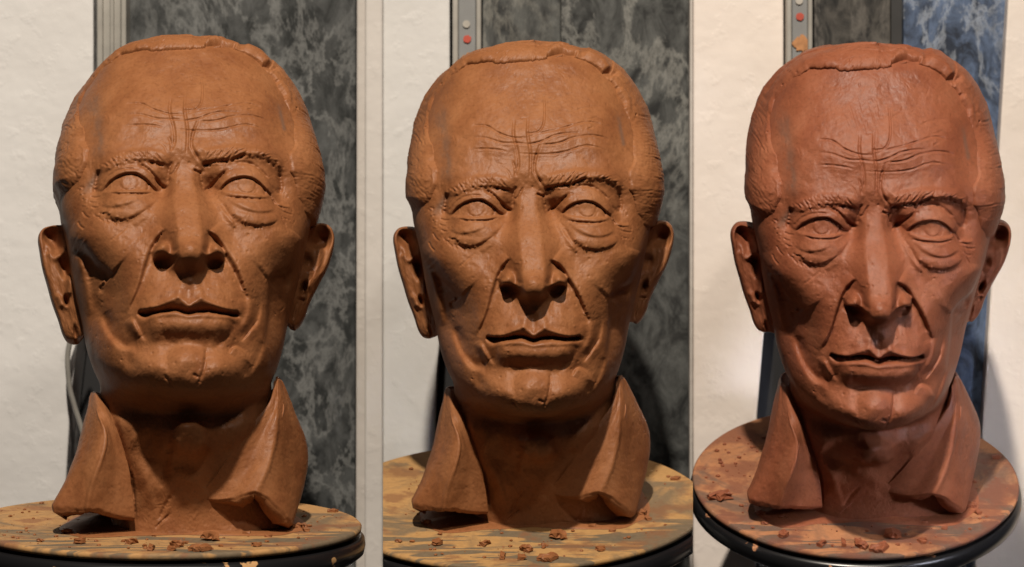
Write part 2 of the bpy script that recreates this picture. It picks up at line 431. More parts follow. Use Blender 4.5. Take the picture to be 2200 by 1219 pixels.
# --- eyebrows: raised, combed
BROWL = [(960, 414), (964, 404), (980, 394), (1003, 384), (1030, 378), (1064, 377), (1088, 382), (1102, 394), (1100, 406), (1090, 407), (1070, 404), (1049, 400), (1027, 403), (1005, 409), (985, 417), (968, 420)]
BROWR = [(1170, 408), (1166, 394), (1176, 378), (1196, 371), (1232, 366), (1262, 364), (1284, 366), (1314, 373), (1332, 386), (1336, 402), (1328, 403), (1316, 394), (1300, 387), (1278, 385), (1260, 387), (1244, 394), (1226, 400), (1202, 402), (1184, 406)]
for pol, sgn, h in ((BROWL, -1, 3.2), (BROWR, 1, 3.6)):
    sd = inside(pol)
    m = 1 / (1 + np.exp(np.clip(sd / 4.0, -30, 30)))
    cen = np.clip((-sd) / 8, 0, 1)
    ins = sd < 0
    yt = np.where(ins.any(0), Y0 + ins.argmax(0), 390); yb_ = np.where(ins.any(0), Y1 - 1 - ins[::-1].argmax(0), 400)
    vf = np.clip((gy - yt[None, :]) / np.maximum(yb_ - yt, 6)[None, :], 0, 1.1)
    shp = np.where(vf > 0.6, 2.6, 2.2); m = 1 / (1 + np.exp(np.clip(sd / shp, -30, 30)))
    H += m * h * (0.62 + 0.36 * vf)
    xs = [p[0] for p in pol]
    ys = [p[1] for p in pol]
    keepH = H.copy()
    for k in range(110):
        x = rng.uniform(min(xs) + 2, max(xs) - 4)
        fr = (x - min(xs)) / (max(xs) - min(xs))
        if sgn > 0: ang = math.radians(-68 + 52 * fr + rng.normal() * 8)
        else: ang = math.radians(-112 - 10 * fr + rng.normal() * 12)
        y = rng.uniform(min(ys), max(ys))
        L = rng.uniform(8, 16)
        groove([(x, y), (x + L * .5 * math.cos(ang), y + L * .5 * math.sin(ang)), (x + L * math.cos(ang), y + L * math.sin(ang))], 1.5, rng.uniform(0.35, 0.85), 0.25, 0.25, 0.5, 0)
    mm = 1 / (1 + np.exp(np.clip((sd + 3.0) / 2.0, -30, 30)))
    H[:] = keepH * (1 - mm) + H * mm
groove([(1168, 408), (1184, 404), (1202, 400), (1227, 397), (1246, 390), (1262, 384)], 3.4, 3.2, 0.05, 0.1, 0, 0.3)
groove([(1060, 404), (1076, 406), (1094, 410)], 2.8, 1.4)
# crumbs and pits along the brows and bags
for path, n in ((BROWL[9:], 26), (BROWR[9:], 34), (BL[:4], 22), (BR[2:7], 16), ([(925, 440), (930, 470), (940, 500)], 14), (FR[3:], 10), ([(967, 660), (976, 640)], 10)):
    c = catmull(path, 60)
    for _ in range(n):
        q_ = c[rng.integers(60)] + rng.normal(size=2) * 2.5
        G(q_[0], q_[1], rng.uniform(1, 2), rng.uniform(1, 2), rng.choice([-1.3, 0.9, 0.7]))

# --- throat and neck
sdA = inside([(1120, 948), (1134, 932), (1164, 929), (1186, 944), (1192, 974), (1168, 990), (1136, 984), (1116, 968)])
H += 9.0 / (1 + np.exp(np.clip(sdA / 3.0, -30, 30)))
for _ in range(14):
    G(rng.uniform(1122, 1186), rng.uniform(934, 986), rng.uniform(4, 9), rng.uniform(4, 9), rng.normal() * 1.0)
G(1151, 955, 34, 34, 2.0); G(1150, 1004, 24, 14, -3.5)            # voice box
ridge([(1130, 940), (1124, 975), (1118, 1020)], 6, 1.4); groove([(1115, 985), (1120, 965), (1128, 945)], 7, 1.5)
pass
G(1082, 955, 26, 52, -9.0, -16); G(1212, 955, 24, 56, -8.0, 14)
ridge([(1005, 900), (1030, 960), (1060, 1020), (1090, 1080)], 16, 2.4, 0.5, 0.2)
groove([(1002, 905), (1018, 955), (1033, 1010), (1044, 1060)], 4, 1.8); groove([(1040, 1010), (1046, 1050), (1050, 1095)], 2.5, 1.2)
groove([(1120, 1090), (1100, 1108), (1090, 1118)], 2.2, 1.0); groove([(1128, 1050), (1110, 1075), (1096, 1104)], 4, 1.0)
G(1147, 905, 70, 8, -2)
for _ in range(46):
    G(rng.uniform(1000, 1300), rng.uniform(905, 1085), rng.uniform(4, 12), rng.uniform(6, 20), rng.normal() * 0.8, rng.uniform(-50, 50))

# --- overall hand-worked unevenness
H += 0.34 * noise2(H.shape, 34, seed=11) + 0.17 * noise2(H.shape, 15, seed=12) + 0.07 * noise2(H.shape, 6, seed=13) + 0.05 * noise2(H.shape, 2.5, seed=14)
for _ in range(420):                                                    # smears of a flat tool
    cx, cy = rng.uniform(880, 1420), rng.uniform(140, 1110)
    L = rng.uniform(10, 34); a = rng.uniform(0, math.pi)
    ridge([(cx, cy), (cx + L * .5 * math.cos(a), cy + L * .5 * math.sin(a)), (cx + L * math.cos(a), cy + L * math.sin(a))], rng.uniform(2.5, 6), rng.normal() * 0.16, 0.3, 0.3)
for _ in range(420):                                                    # scratches
    cx, cy = rng.uniform(885, 1410), rng.uniform(150, 1100)
    L = rng.uniform(6, 22); a = rng.normal() * 0.5 + (math.pi / 2 if abs(cx - 1147) > 90 else rng.uniform(0, 3.1))
    groove([(cx, cy), (cx + L * .5 * math.cos(a) + rng.normal(), cy + L * .5 * math.sin(a)), (cx + L * math.cos(a), cy + L * math.sin(a))], rng.uniform(0.9, 1.5), rng.uniform(0.08, 0.3), 0.3, 0.3, 0.4)
for _ in range(120):
    r_ = rng.uniform(0.9, 1.8)
    x_, y_ = rng.uniform(885, 1415), rng.uniform(380, 900)
    yy0, yy1, xx0, xx1 = int(y_) - 6 - Y0, int(y_) + 7 - Y0, int(x_) - 6 - X0, int(x_) + 7 - X0
    H[yy0:yy1, xx0:xx1] += rng.choice([-0.9, -0.6, 0.6]) * np.exp(-0.5 * ((gx[yy0:yy1, xx0:xx1] - x_) ** 2 + (gy[yy0:yy1, xx0:xx1] - y_) ** 2) / r_ ** 2)

def sample(px, py):
    x = np.clip(px - X0, 0, RW - 1.001); y = np.clip(py - Y0, 0, RH - 1.001)
    xi = x.astype(int); yi = y.astype(int); fx = x - xi; fy = y - yi
    return (H[yi, xi]*(1-fx)+H[yi, xi+1]*fx)*(1-fy) + (H[yi+1, xi]*(1-fx)+H[yi+1, xi+1]*fx)*fy

# ------------------------------------------------------------------ head, neck and chest: rings from crown to base
#   pyF   YF   pyS   XL    XR   Ys  pyB   YB   n
RINGS = np.array([
 [103, -18, 103, 1148, 1150, -18, 103,  -17, 2.0],
 [106, -28, 106, 1100, 1200, -17, 116,   8, 2.0],
 [116, -35, 114, 1048, 1252, -13, 140,  36, 2.1],
 [136, -42, 128, 1000, 1293, -7, 168,  58, 2.2],
 [168, -49, 157, 962, 1328, 2, 200,  76, 2.3],
 [204, -57, 193, 937, 1352, 10, 232,  90, 2.4],
 [286, -75, 275, 902, 1386, 18, 280, 105, 2.6],
 [345, -80, 335, 893, 1400, 14, 340, 104, 3.1],
 [400, -83, 390, 890, 1404, 10, 400, 102, 3.6],
 [470, -83, 460, 888, 1399, 4, 480,  95, 3.7],
 [560, -89, 540, 904, 1385, -4, 560,  80, 3.3],
 [650, -95, 620, 917, 1369, -12, 640,  68, 2.5],
 [730, -99, 690, 934, 1353, -18, 700,  60, 2.1],
 [814, -101, 757, 948, 1340, -24, 760,  56, 1.9],
 [860, -103, 797, 962, 1328, -26, 805,  54, 1.85],
 [882, -99, 817, 972, 1320, -25, 830,  54, 1.85],
 [893, -90, 829, 975, 1320, -20, 848,  54, 1.9],
 [900, -74, 838, 975, 1320, -14, 862,  54, 2.2],
 [912, -66, 855, 974, 1321, -8, 882,  54, 2.2],
 [945, -69, 892, 972, 1323, -2, 918,  55, 2.2],
 [1000, -55, 950, 978, 1314, 4, 965,  58, 2.2],
 [1066, -38, 1030, 985, 1330, 8, 1020,  62, 2.3],
 [1105, -31, 1085, 1005, 1365, 10, 1045,  64, 2.6],
 [1160, -29, 1150, 1005, 1372, 10, 1100,  64, 2.8],
], float)
NR, NF, NB = 760, 560, 120
key_t = np.r_[0, np.cumsum(np.hypot(np.diff(RINGS[:, 0]) * 0.3, np.diff(RINGS[:, 1])) + 4)]
key_t /= key_t[-1]
RT = interp_smooth(key_t, RINGS, np.linspace(0, 1, NR))
phiF = np.radians(np.linspace(-96, 96, NF))
phiB = np.radians(np.linspace(96, 264, NB + 2)[1:-1])
phi = np.r_[phiF, phiB]                       # 0 = front, positive = viewer's right
NC = len(phi)
sphi, cphi = np.sin(phi)[None, :], np.cos(phi)[None, :]
pyF, YF, pyS, XL, XR, Ys, pyB, YB, nn = [RT[:, i:i+1] for i in range(9)]
YFm, Ysm, YBm = YF / 1000, Ys / 1000, YB / 1000
ks = (Ysm + DIST) / FOC
cx = (1148.5 - 1100) * ks
wl = np.maximum(cx - (XL - 1100) * ks, 1e-5); wr = np.maximum((XR - 1100) * ks - cx, 1e-5)
w = np.where(sphi < 0, wl, wr)
d = np.maximum(np.where(cphi > 0, Ysm - YFm, YBm - Ysm), 1e-5)
n = np.where(cphi > 0, nn, 2.1)
rad = 1.0 / ((np.abs(sphi) / w) ** n + (np.abs(cphi) / d) ** n) ** (1 / n)
dx = rad * sphi; dy = -rad * cphi
Xb = cx + dx; Yb = Ysm + dy
fr = np.clip(np.abs(dx) / w, 0, 1)
zF = (609.5 - pyF) * (YFm + DIST) / FOC; zS = (609.5 - pyS) * ks; zB = (609.5 - pyB) * (YBm + DIST) / FOC
Zb = np.where(cphi > 0, zF + (zS - zF) * fr ** 2, zB + (zS - zB) * fr ** 2)
BASE = np.stack([Xb, Yb, Zb], -1)
def normals(V):
    du = np.roll(V, -1, 1) - np.roll(V, 1, 1)
    dv = np.gradient(V, axis=0)
    nrm = np.cross(dv, du)
    nrm /= np.maximum(np.linalg.norm(nrm, axis=-1, keepdims=True), 1e-12)
    return nrm
Nn = normals(BASE)
if Nn[NR // 2, NF // 2, 1] > 0: Nn = -Nn
px, py = P(BASE)
front = np.clip((-Nn[..., 1] - 0.06) / 0.30, 0, 1); front = front * front * (3 - 2 * front)
under = np.clip((py - 880) / 20, 0, 1)
h = sample(px, py) / 1000 * front
HEAD = BASE.copy()
dirv = np.zeros_like(BASE); dirv[..., 1] = -1
side = np.clip(1 - front, 0, 1)[..., None]
dirv = dirv * (1 - 0.35 * side) + Nn * 0.35 * side
HEAD += dirv * h[..., None]
SN = noise2(H.shape, 22, 9, seed=91) * 0.6 + noise2(H.shape, 7, 5, seed=92) * 0.4
def samp_noise(a, b_):
    return SN[np.clip(b_ - Y0, 0, RH - 1).astype(int), np.clip(a - X0, 0, RW - 1).astype(int)]
# stains: grey smears on the temples
stain = np.zeros(HEAD.shape[:2])
for (pts, wd) in (([(946, 240), (952, 285), (958, 330), (962, 375)], 13), ([(1328, 250), (1335, 285), (1340, 310)], 4), ([(958, 425), (938, 455)], 8)):
    c = catmull(pts, 24)
    dd = np.full(stain.shape, 1e9)
    for q_ in c: dd = np.minimum(dd, np.hypot(px - q_[0], py - q_[1]))
    stain = np.maximum(stain, np.exp(-(dd / wd) ** 2))
stain *= (Yb < 0) * np.clip(0.65 + 0.5 * samp_noise(px, py), 0.15, 1.1)

def add_attr(me, name, arr):
    a = me.attributes.new(name, 'FLOAT', 'POINT')
    a.data.foreach_set('value', np.ascontiguousarray(arr.ravel(), dtype=np.float32))

HB = to_bust(HEAD)
HB[..., 2] = np.maximum(HB[..., 2], -0.0006)
rows = np.arange(NR)
head_mesh = mesh_from('head', HB, grid_quads(NR, NC, wrap=True, flip=True))
add_attr(head_mesh, 'stain', stain)

# ------------------------------------------------------------------ hair: a slab of clay over the skull with a worked edge
SKIN = [(887, 500), (888, 486), (905, 462), (923, 438), (936, 404), (940, 364), (931, 322), (921, 284), (919, 250), (932, 217), (950, 184), (978, 157),
        (1005, 141), (1035, 134.5), (1058, 133.5), (1064, 137), (1100, 135), (1150, 130), (1180, 125), (1209, 119.5), (1232, 124), (1258, 132), (1281, 145), (1297, 160),
        (1318, 182), (1337, 218), (1353, 257), (1360, 296), (1358, 339), (1354, 375), (1353, 408), (1360, 430), (1376, 472), (1390, 500), (1390, 700), (887, 700)]
sdH = inside(SKIN)
Hs = H; 
def samp(A, px, py):
    x = np.clip(px - X0, 0, RW - 1.001); y = np.clip(py - Y0, 0, RH - 1.001)
    xi = x.astype(int); yi = y.astype(int); fx = x - xi; fy = y - yi
    return (A[yi, xi]*(1-fx)+A[yi, xi+1]*fx)*(1-fy) + (A[yi+1, xi]*(1-fx)+A[yi+1, xi+1]*fx)*fy
wob = 1.6 * noise2(H.shape, 26, seed=31) + 0.7 * noise2(H.shape, 7, seed=32)
sv = samp(sdH + wob, px, py)
backm = np.clip((Yb - 0.004) / 0.012, 0, 1)
low = np.where(px < 1150, np.clip((py - 425) / 75, 0, 1), np.clip((py - 484) / 10, 0, 1)) * (1 - np.clip((Yb - 0.02) / 0.02, 0, 1))      # ends above the ears, longer behind
nape = np.clip((py - 700) / 30, 0, 1)
sv = np.where(Yb > 0.012, 40.0, sv * (1 - backm) + 40 * backm)
sv = np.where(py < 108, 40, sv)
topm = np.clip((190 - py) / 40, 0, 1)
rise = 3.0 * topm + 13.0 * (1 - topm)
th = np.where(sv > 0, (1.4 * topm + 2.2 * (1 - topm)) * (1 - np.exp(-np.maximum(sv, 0) / rise)) + 2.4 * (1 - np.exp(-np.maximum(sv, 0) / 26.0))  + (1 - topm) * 0.5 * np.exp(-((sv - 3.5) / 3.0) ** 2) * (0.6 + noise2(px.shape, 18, 30, seed=33)), -6.0 * (1 - np.exp(np.minimum(sv, 0) / 4.0)) - 0.2)
th = th * (1 - low) - 4.0 * low
th = th * (1 - nape) - 4.0 * nape
# lumps of the silhouette and combing
th += np.where(sv > 0, 1, 0) * (1.0 * np.exp(-(((px - 1300) / 26) ** 2 + ((py - 150) / 14) ** 2)) * 0 + 0.9 * np.exp(-(((px - 1110) / 70) ** 2 + ((py - 110) / 30) ** 2)))
bulgeR = np.exp(-(((py - 415) / 46.0) ** 2)) * (px > 1350) * 1.6 + np.exp(-(((py - 205) / 60.0) ** 2)) * (px > 1310) * 1.5
bulgeL = np.exp(-(((py - 360) / 60.0) ** 2)) * (px < 935) * 0.4
th += np.where(sv > 0, 1, 0) * (1 - low) * (bulgeR + bulgeL)
hn3 = np.zeros(th.shape)
Hkeep = H.copy(); H[:] = 0
for _ in range(330):
    if rng.random() < 0.62:
        x_, y_ = rng.uniform(1350, 1424), rng.uniform(250, 476); a = math.radians(rng.normal(18 if y_ < 390 else 4, 9)); L = rng.uniform(8, 20)
    else:
        x_, y_ = rng.uniform(874, 936), rng.uniform(220, 480); a = math.radians(rng.normal(62, 16)); L = rng.uniform(6, 15)
    groove([(x_, y_), (x_ + L * .5 * math.cos(a), y_ + L * .5 * math.sin(a) + rng.normal() * .8), (x_ + L * math.cos(a), y_ + L * math.sin(a))], rng.uniform(1.0, 1.6), rng.uniform(0.1, 0.3), 0.25, 0.25, 0.4)
for _ in range(90):
    x_, y_ = (rng.uniform(876, 935), rng.uniform(200, 480)) if rng.random() < .6 else (rng.uniform(1340, 1420), rng.uniform(200, 440))
    G(x_, y_, rng.uniform(3, 9), rng.uniform(5, 14), rng.normal() * 0.3, rng.uniform(-40, 40))
HS = H.copy(); H[:] = Hkeep
comb = samp(HS, px, py) * (Yb < 0.02)
zr = np.arange(NR)[:, None]; 
nzz = 0.55 * noise2(th.shape, 40, 44, seed=41) + 0.14 * noise2(th.shape, 11, 14, seed=42) + 0.06 * noise2(th.shape, 3, seed=43)
pits = np.clip(noise2(th.shape, 4, 5, seed=44) - 1.75, 0, 1) * 2.2
lumpy = np.clip(1 - np.abs(sv - 4) / 16, 0, 1)
th += np.where(sv > -1, 1, 0) * (comb + nzz - pits * (0.2 + 0.6 * lumpy))
# the crack and the torn lip over the forehead
def dpath(pts):
    c = catmull(pts, 40); dd = np.full(px.shape, 1e9)
    for q_ in c: dd = np.minimum(dd, np.hypot(px - q_[0], py - q_[1]))
    return dd
fm = (Yb < 0.01)
th -= fm * 3.8 * np.exp(-(dpath([(1178, 124), (1192, 120), (1208, 117), (1220, 121), (1234, 121)]) / 2.4) ** 2)
th += fm * 1.5 * np.exp(-(dpath([(1182, 116), (1200, 110), (1222, 113), (1240, 118)]) / 5.0) ** 2)
th += fm * 2.4 * np.exp(-(dpath([(1262, 122), (1284, 134), (1296, 152)]) / 8.0) ** 2)
th -= fm * 3.4 * np.exp(-(dpath([(1298, 160), (1306, 160), (1314, 164)]) / 5.0) ** 2)
th += fm * 1.0 * np.exp(-(dpath([(1000, 136), (1030, 126), (1054, 126)]) / 7.0) ** 2)
HAIR = HEAD + Nn * (th / 1000)[..., None]
# let the front edge hang a little towards the viewer
HAIR[..., 1] -= np.where((sv > 0) & fm, 0.0005 * topm * np.exp(-(sv / 8.0) ** 2), 0)
keep = (th > -3.0) & (py < 760)
HRB = to_bust(HAIR)
hair_mesh = mesh_from('hair', HRB, grid_quads(NR, NC, wrap=True, flip=True, keep=keep))
add_attr(hair_mesh, 'stain', np.zeros(th.shape))

# ------------------------------------------------------------------ ears
def ear(outer, inner, pits, ridges, sgn, name, Yin, Yout):
    """outer/inner: front-view outlines top to bottom; surface runs from the head out to the rim and round to the back"""
    R, C = 200, 64
    o = catmull(outer, 400); i = catmull(inner, 400)
    ys = np.linspace(max(o[:, 1].min(), i[:, 1].min()) + 0.5, max(o[:, 1].max(), i[:, 1].max()) - 0.5, R)
    # rows by common parameter so that both ends close
    t = np.linspace(0, 1, R)
    ox, oy = o[(t * 399).astype(int)].T; ix, iy = i[(t * 399).astype(int)].T
    u = np.linspace(0, 1, C)[None, :]
    qx = ix[:, None] * (1 - u) + ox[:, None] * u
    qy = iy[:, None] * (1 - u) + oy[:, None] * u
    Y = Yin + (Yout - Yin) * u
    ed = np.minimum.reduce([np.hypot(qx[..., None] - o[::2, 0], qy[..., None] - o[::2, 1]).min(-1)])
    hh = np.zeros(qx.shape)
    rimw = np.interp(t, [0, 0.35, 0.7, 0.85, 1], [1.0, 0.9, 0.45, 0.2, 0.2])[:, None]
    hh += 3.4 * rimw * np.exp(-((ed - 5.0) / 6.0) ** 2)                 # rolled rim
    hh -= 6.0 * (1 - np.sqrt(np.clip(1 - ((4.0 - np.minimum(ed, 4.0)) / 4.0) ** 2, 0, 1)))
    for (a, b, sx, sy, hgt, rot) in pits:
        an_ = math.radians(rot); ddx, ddy = qx - a, qy - b
        uu = ddx * math.cos(an_) + ddy * math.sin(an_); vv = -ddx * math.sin(an_) + ddy * math.cos(an_)
        hh += hgt * np.exp(-(0.5 * ((uu / sx) ** 2 + (vv / sy) ** 2)) ** 1.4)
    for (pts, wd, hgt) in ridges:
        c = catmull(pts, 40)
        dd = np.min(np.hypot(qx[..., None] - c[:, 0], qy[..., None] - c[:, 1]), -1)
        hh += hgt * np.exp(-(dd / wd) ** 2)
    hh += 0.3 * noise2(hh.shape, 16, 9, seed=51 + sgn) + 0.12 * noise2(hh.shape, 5, 3, seed=53 + sgn)
    Yf = (Y - hh) / 1000
    Fv = U(qx, qy, Yf)
    # back of the ear
    Yb_ = (Y + 7 - 7 * np.exp(-((1 - u) / 0.10) ** 2) + 4) / 1000
    Yb_ = np.maximum(Yb_, Yf + 0.0022)
    bx = ix[:, None] * (1 - u) + (ox[:, None] + sgn * -1.0) * u
    Bv = U(bx, qy, Yb_)[:, ::-1]
    V = np.concatenate([Fv, Bv], 1)
    # close top and bottom by drawing the end rows to a point
    V[0] = V[0].mean(0); V[-1] = V[-1].mean(0)
    q = grid_quads(R, 2 * C, wrap=True, flip=(sgn < 0))
    me = mesh_from(name, to_bust(V), q)
    add_attr(me, 'stain', np.zeros(V.shape[:2]))
    return me

ear_l = ear([(893, 489), (882, 487), (869, 487), (856, 491), (846.5, 503), (844.5, 517), (848, 540), (855, 576), (865, 610), (876, 647), (889, 681), (899, 711), (908, 724), (920, 728), (931, 725)],
            [(897, 491), (900, 500), (905, 518), (911, 540), (917, 560), (922, 580), (927, 600), (930, 625), (933, 645), (935, 665), (937, 680), (938, 695), (939, 705), (940, 715), (941, 722)],
            [(872, 512, 9, 15, -11.0, -30), (885, 536, 8, 14, -6.0, -20), (901, 580, 8, 15, -11, -15), (897, 566, 10, 10, -3, 0), (904, 646, 3.2, 7, -8, -10), (915, 706, 6, 12, 1.5, 0), (924, 712, 3, 10, -4, -15)],
            [([(868, 552), (874, 590), (884, 630), (894, 655)], 7, 2.4), ([(880, 560), (890, 552), (897, 545)], 6, 2.0), ([(908, 598), (910, 615), (909, 632)], 6, 3.0), ([(888, 640), (894, 652), (902, 660)], 6, 1.5)],
            -1, 'ear', -20, -5)
ear_r = ear([(1386, 494), (1399, 484), (1410, 476), (1421, 473.5), (1433, 476), (1443, 485), (1448, 500), (1447.5, 518), (1441, 546), (1431, 573), (1419, 596), (1407, 620), (1396, 645), (1389, 668), (1379, 687), (1368, 696), (1361, 693)],
            [(1378, 500), (1376, 512), (1374, 530), (1371, 550), (1368, 570), (1365, 590), (1362, 605), (1359, 620), (1357, 635), (1355, 648), (1354, 658), (1353, 667), (1352, 675), (1351, 682), (1350, 686), (1350, 689), (1350, 691)],
            [(1421, 509, 12, 12, -12.0, 30), (1406, 520, 8, 8, -5, 30), (1392, 562, 7, 10, -6, 10), (1388, 540, 8, 12, 1.5, 0), (1385, 616, 4, 9, -9, 18), (1381, 640, 5, 3, -3, 0), (1364, 672, 3, 16, -3, 12)],
            [([(1418, 530), (1416, 560), (1408, 588), (1396, 612)], 6.5, 2.6), ([(1398, 500), (1388, 520), (1385, 540)], 7, 3.0), ([(1398, 585), (1394, 605), (1390, 622)], 6, 2.0)],
            1, 'ear', -26, -11)

# ------------------------------------------------------------------ collar: one thick sheet of clay wrapped round the neck, two open points
def patch(cols, nu, nv, smooth_u=True):
    """cols: list of columns, each a list of (px,py,Y mm); returns dense grid of points (nv rows, nu cols)"""
    A = np.array(cols, float)                                             # C, R, 3
    Cn, Rn, _ = A.shape
    B = np.stack([interp_smooth(np.arange(Rn), A[c], np.linspace(0, Rn - 1, nv)) for c in range(Cn)], 1)   # nv, C, 3
    D_ = np.stack([interp_smooth(np.arange(Cn), B[r], np.linspace(0, Cn - 1, nu)) for r in range(nv)], 0)
    return U(D_[..., 0], D_[..., 1], D_[..., 2] / 1000)

COLS = [
 [(978, 842, -22), (1006, 908, -42), (1031, 985, -40), (1042, 1045, -36), (1050, 1108, -32)],
 [(972, 838, -20), (987, 898, -46), (1008, 968, -46), (1010, 1035, -44), (1005, 1103, -41)],
 [(966, 834, -18), (970, 890, -44), (982, 950, -55), (972, 1025, -56), (957, 1097, -49)],
 [(960, 833, -14), (957, 895, -34), (955, 955, -44), (938, 1022, -46), (915, 1092, -43)],
 [(955, 836, -8), (946, 900, -20), (933, 960, -27), (912, 1022, -31), (881, 1083, -34)],
 [(968, 830, 22), (950, 900, 14), (937, 960, 8), (921, 1020, 2), (902, 1070, -6)],
 [(1040, 838, 66), (1030, 890, 64), (1015, 945, 60), (1005, 1000, 55), (995, 1045, 50)],
 [(1149, 846, 84), (1149, 890, 86), (1149, 945, 86), (1149, 995, 84), (1149, 1035, 80)],
 [(1265, 826, 62), (1285, 880, 66), (1300, 935, 68), (1305, 1000, 64), (1300, 1050, 56)],
 [(1330, 806, 6), (1352, 860, 24), (1374, 930, 30), (1372, 1005, 22), (1352, 1088, 4)],
 [(1339, 808, -22), (1367, 862, -10), (1396, 932, 2), (1389, 1015, -6), (1363, 1117, -28)],
 [(1337, 807, -27), (1352, 872, -30), (1366, 940, -26), (1356, 1018, -32), (1340, 1092, -42)],
 [(1334, 808, -31), (1334, 885, -44), (1326, 945, -46), (1312, 1005, -49), (1287, 1060, -50)],
 [(1330, 812, -33), (1326, 878, -43), (1292, 950, -46), (1262, 1018, -45), (1226, 1070, -42)],
 [(1324, 820, -34), (1316, 868, -43), (1257, 950, -50), (1205, 1026, -43), (1158, 1068, -31)],
]
cu, cv = 420, 200
SH = patch(COLS, cu, cv)
nS = np.cross(np.gradient(SH, axis=1), np.gradient(SH, axis=0))
nS /= np.maximum(np.linalg.norm(nS, axis=-1, keepdims=True), 1e-12)
ci = int(2.5 / 14 * cu)
if nS[cv // 2, ci, 1] > 0: nS = -nS
spx, spy = P(SH)
uu = np.linspace(0, len(COLS) - 1, cu)[None, :]; vv = np.linspace(0, 1, cv)[:, None]
rel = 0.3 * noise2((cv, cu), 44, 34, seed=61) + 0.10 * noise2((cv, cu), 14, 12, seed=62) + 0.05 * noise2((cv, cu), 4, seed=63)
rel += 1.1 * np.exp(-((uu - (2 + 0.15 * np.sin(vv * 9))) / 0.13) ** 2) * np.clip((vv - 0.2) / 0.25, 0, 1)      # pressed ridges
rel += 1.1 * np.exp(-((uu - 12) / 0.14) ** 2) * np.clip((vv - 0.25) / 0.3, 0, 1)
rel = rel * np.clip(vv / 0.15, 0, 1)
edge = np.minimum(vv, 1 - vv) * cv
rel -= 1.8 * np.exp(-(edge / 3.0) ** 2)
rel += (0.22 * noise2((cv, cu), 3, 7, seed=64)) * np.exp(-((1 - vv) * cv / 7.0) ** 2)
thick = 5.0 + 6.0 * vv + 0.5 * noise2((cv, cu), 30, 30, seed=65)
out = SH + nS * (rel / 1000)[..., None]
thick = thick * np.clip(vv / 0.14, 0.12, 1)
inn = SH - nS * (thick / 1000)[..., None]
# ragged lower edge
rag = (1.0 * noise2((1, cu), 1, 22, seed=66) + 0.25 * noise2((1, cu), 1, 5, seed=67))[0]
for A in (out, inn):
    A[-14:, :, 2] += (np.linspace(0, 1, 14)[:, None] ** 2) * rag[None, :] * 0.0012
ring = np.concatenate([out, inn[::-1]], 0)                                # down outside, up inside: closes along both edges
cq = grid_quads(2 * cv, cu)
last = np.stack([(2*cv-1)*cu + np.arange(cu-1), (2*cv-1)*cu + np.arange(1, cu), np.arange(1, cu), np.arange(cu-1)], -1)
ends = []
for c in (0, cu - 1):
    for r in range(cv - 1):
        e_ = [r*cu+c, (r+1)*cu+c, (2*cv-2-r)*cu+c, (2*cv-1-r)*cu+c]
        ends.append(e_ if c == 0 else e_[::-1])
cq = np.vstack([cq, last, np.array(ends)])
CB = to_bust(ring); CB[..., 2] = np.maximum(CB[..., 2], 0.0004)
collar_mesh = mesh_from('collar', CB, cq)
add_attr(collar_mesh, 'stain', np.zeros(ring.shape[:2]))
for me in (collar_mesh, ear_l, ear_r, head_mesh, hair_mesh):
    bm = bmesh.new(); bm.from_mesh(me); bmesh.ops.recalc_face_normals(bm, faces=bm.faces); bm.to_mesh(me); bm.free()

def on_board(px, py, j=1):
    Mi = POSES[j]; R3 = Mi[:3, :3]; t3 = Mi[:3, 3]
    dv = np.array([(px - 1100) / FOC, 1, (609.5 - py) / FOC]); o_ = np.array([0, -DIST, 0.0])
    s_ = ((t3 - o_) @ R3[:, 2]) / (dv @ R3[:, 2])
    return R3.T @ (o_ + s_ * dv - t3)

# a thin foot of pressed clay where the bust sits on the board
def foot_mesh():
    rr_ = np.random.default_rng(77); seg = 120
    a = np.linspace(0, 2 * math.pi, seg, endpoint=False)
    outl = to_bust(U([905, 960, 1040, 1130, 1230, 1330, 1385, 1392, 1370, 1300, 1149, 1000, 915], [1128, 1146, 1140, 1134, 1137, 1134, 1115, 1085, 1050, 1010, 1000, 1015, 1080], np.zeros(13)))
    c = []
    for x_, y_ in zip([905, 960, 1040, 1130, 1230, 1330, 1385, 1392, 1370, 1300, 1149, 1000, 915], [1128, 1146, 1140, 1134, 1137, 1134, 1115, 1085, 1050, 1010, 1000, 1015, 1080]):
        q_ = on_board(x_, y_); c.append(q_[:2])
    c = catmull(np.array(c + c[:1]), seg + 1)[:-1]
    c += (noise2((1, seg), 1, 5, seed=78)[0] * 0.0012)[:, None] * (c - c.mean(0)) / np.linalg.norm(c - c.mean(0), axis=1)[:, None]
    m0 = c.mean(0)
    rings_ = []
    for k, z in ((1.0, 0.0), (0.985, 0.0007), (0.95, 0.0011), (0.85, 0.0015), (0.5, 0.002)):
        zz = z * (1 + 0.3 * noise2((1, seg), 1, 6, seed=80)[0]) if z else np.full(seg, 0.0002)
        rings_.append(np.c_[m0 + (c - m0) * k, zz])
    V = np.stack(rings_, 0)
    me = mesh_from('foot', V, grid_quads(5, seg, wrap=True))
    add_attr(me, 'stain', np.zeros((5, seg)))
    bm = bmesh.new(); bm.from_mesh(me); bmesh.ops.recalc_face_normals(bm, faces=bm.faces); bm.to_mesh(me); bm.free()
    return me

# ------------------------------------------------------------------ materials
def nodes(name):
    m = bpy.data.materials.new(name); m.use_nodes = True
    nt = m.node_tree
    return m, nt, nt.nodes['Principled BSDF']

def N(nt, t, **kw):
    n_ = nt.nodes.new(t)
    for k, v in kw.items():
        if k in n_.inputs: n_.inputs[k].default_value = v
        else: setattr(n_, k, v)
    return n_

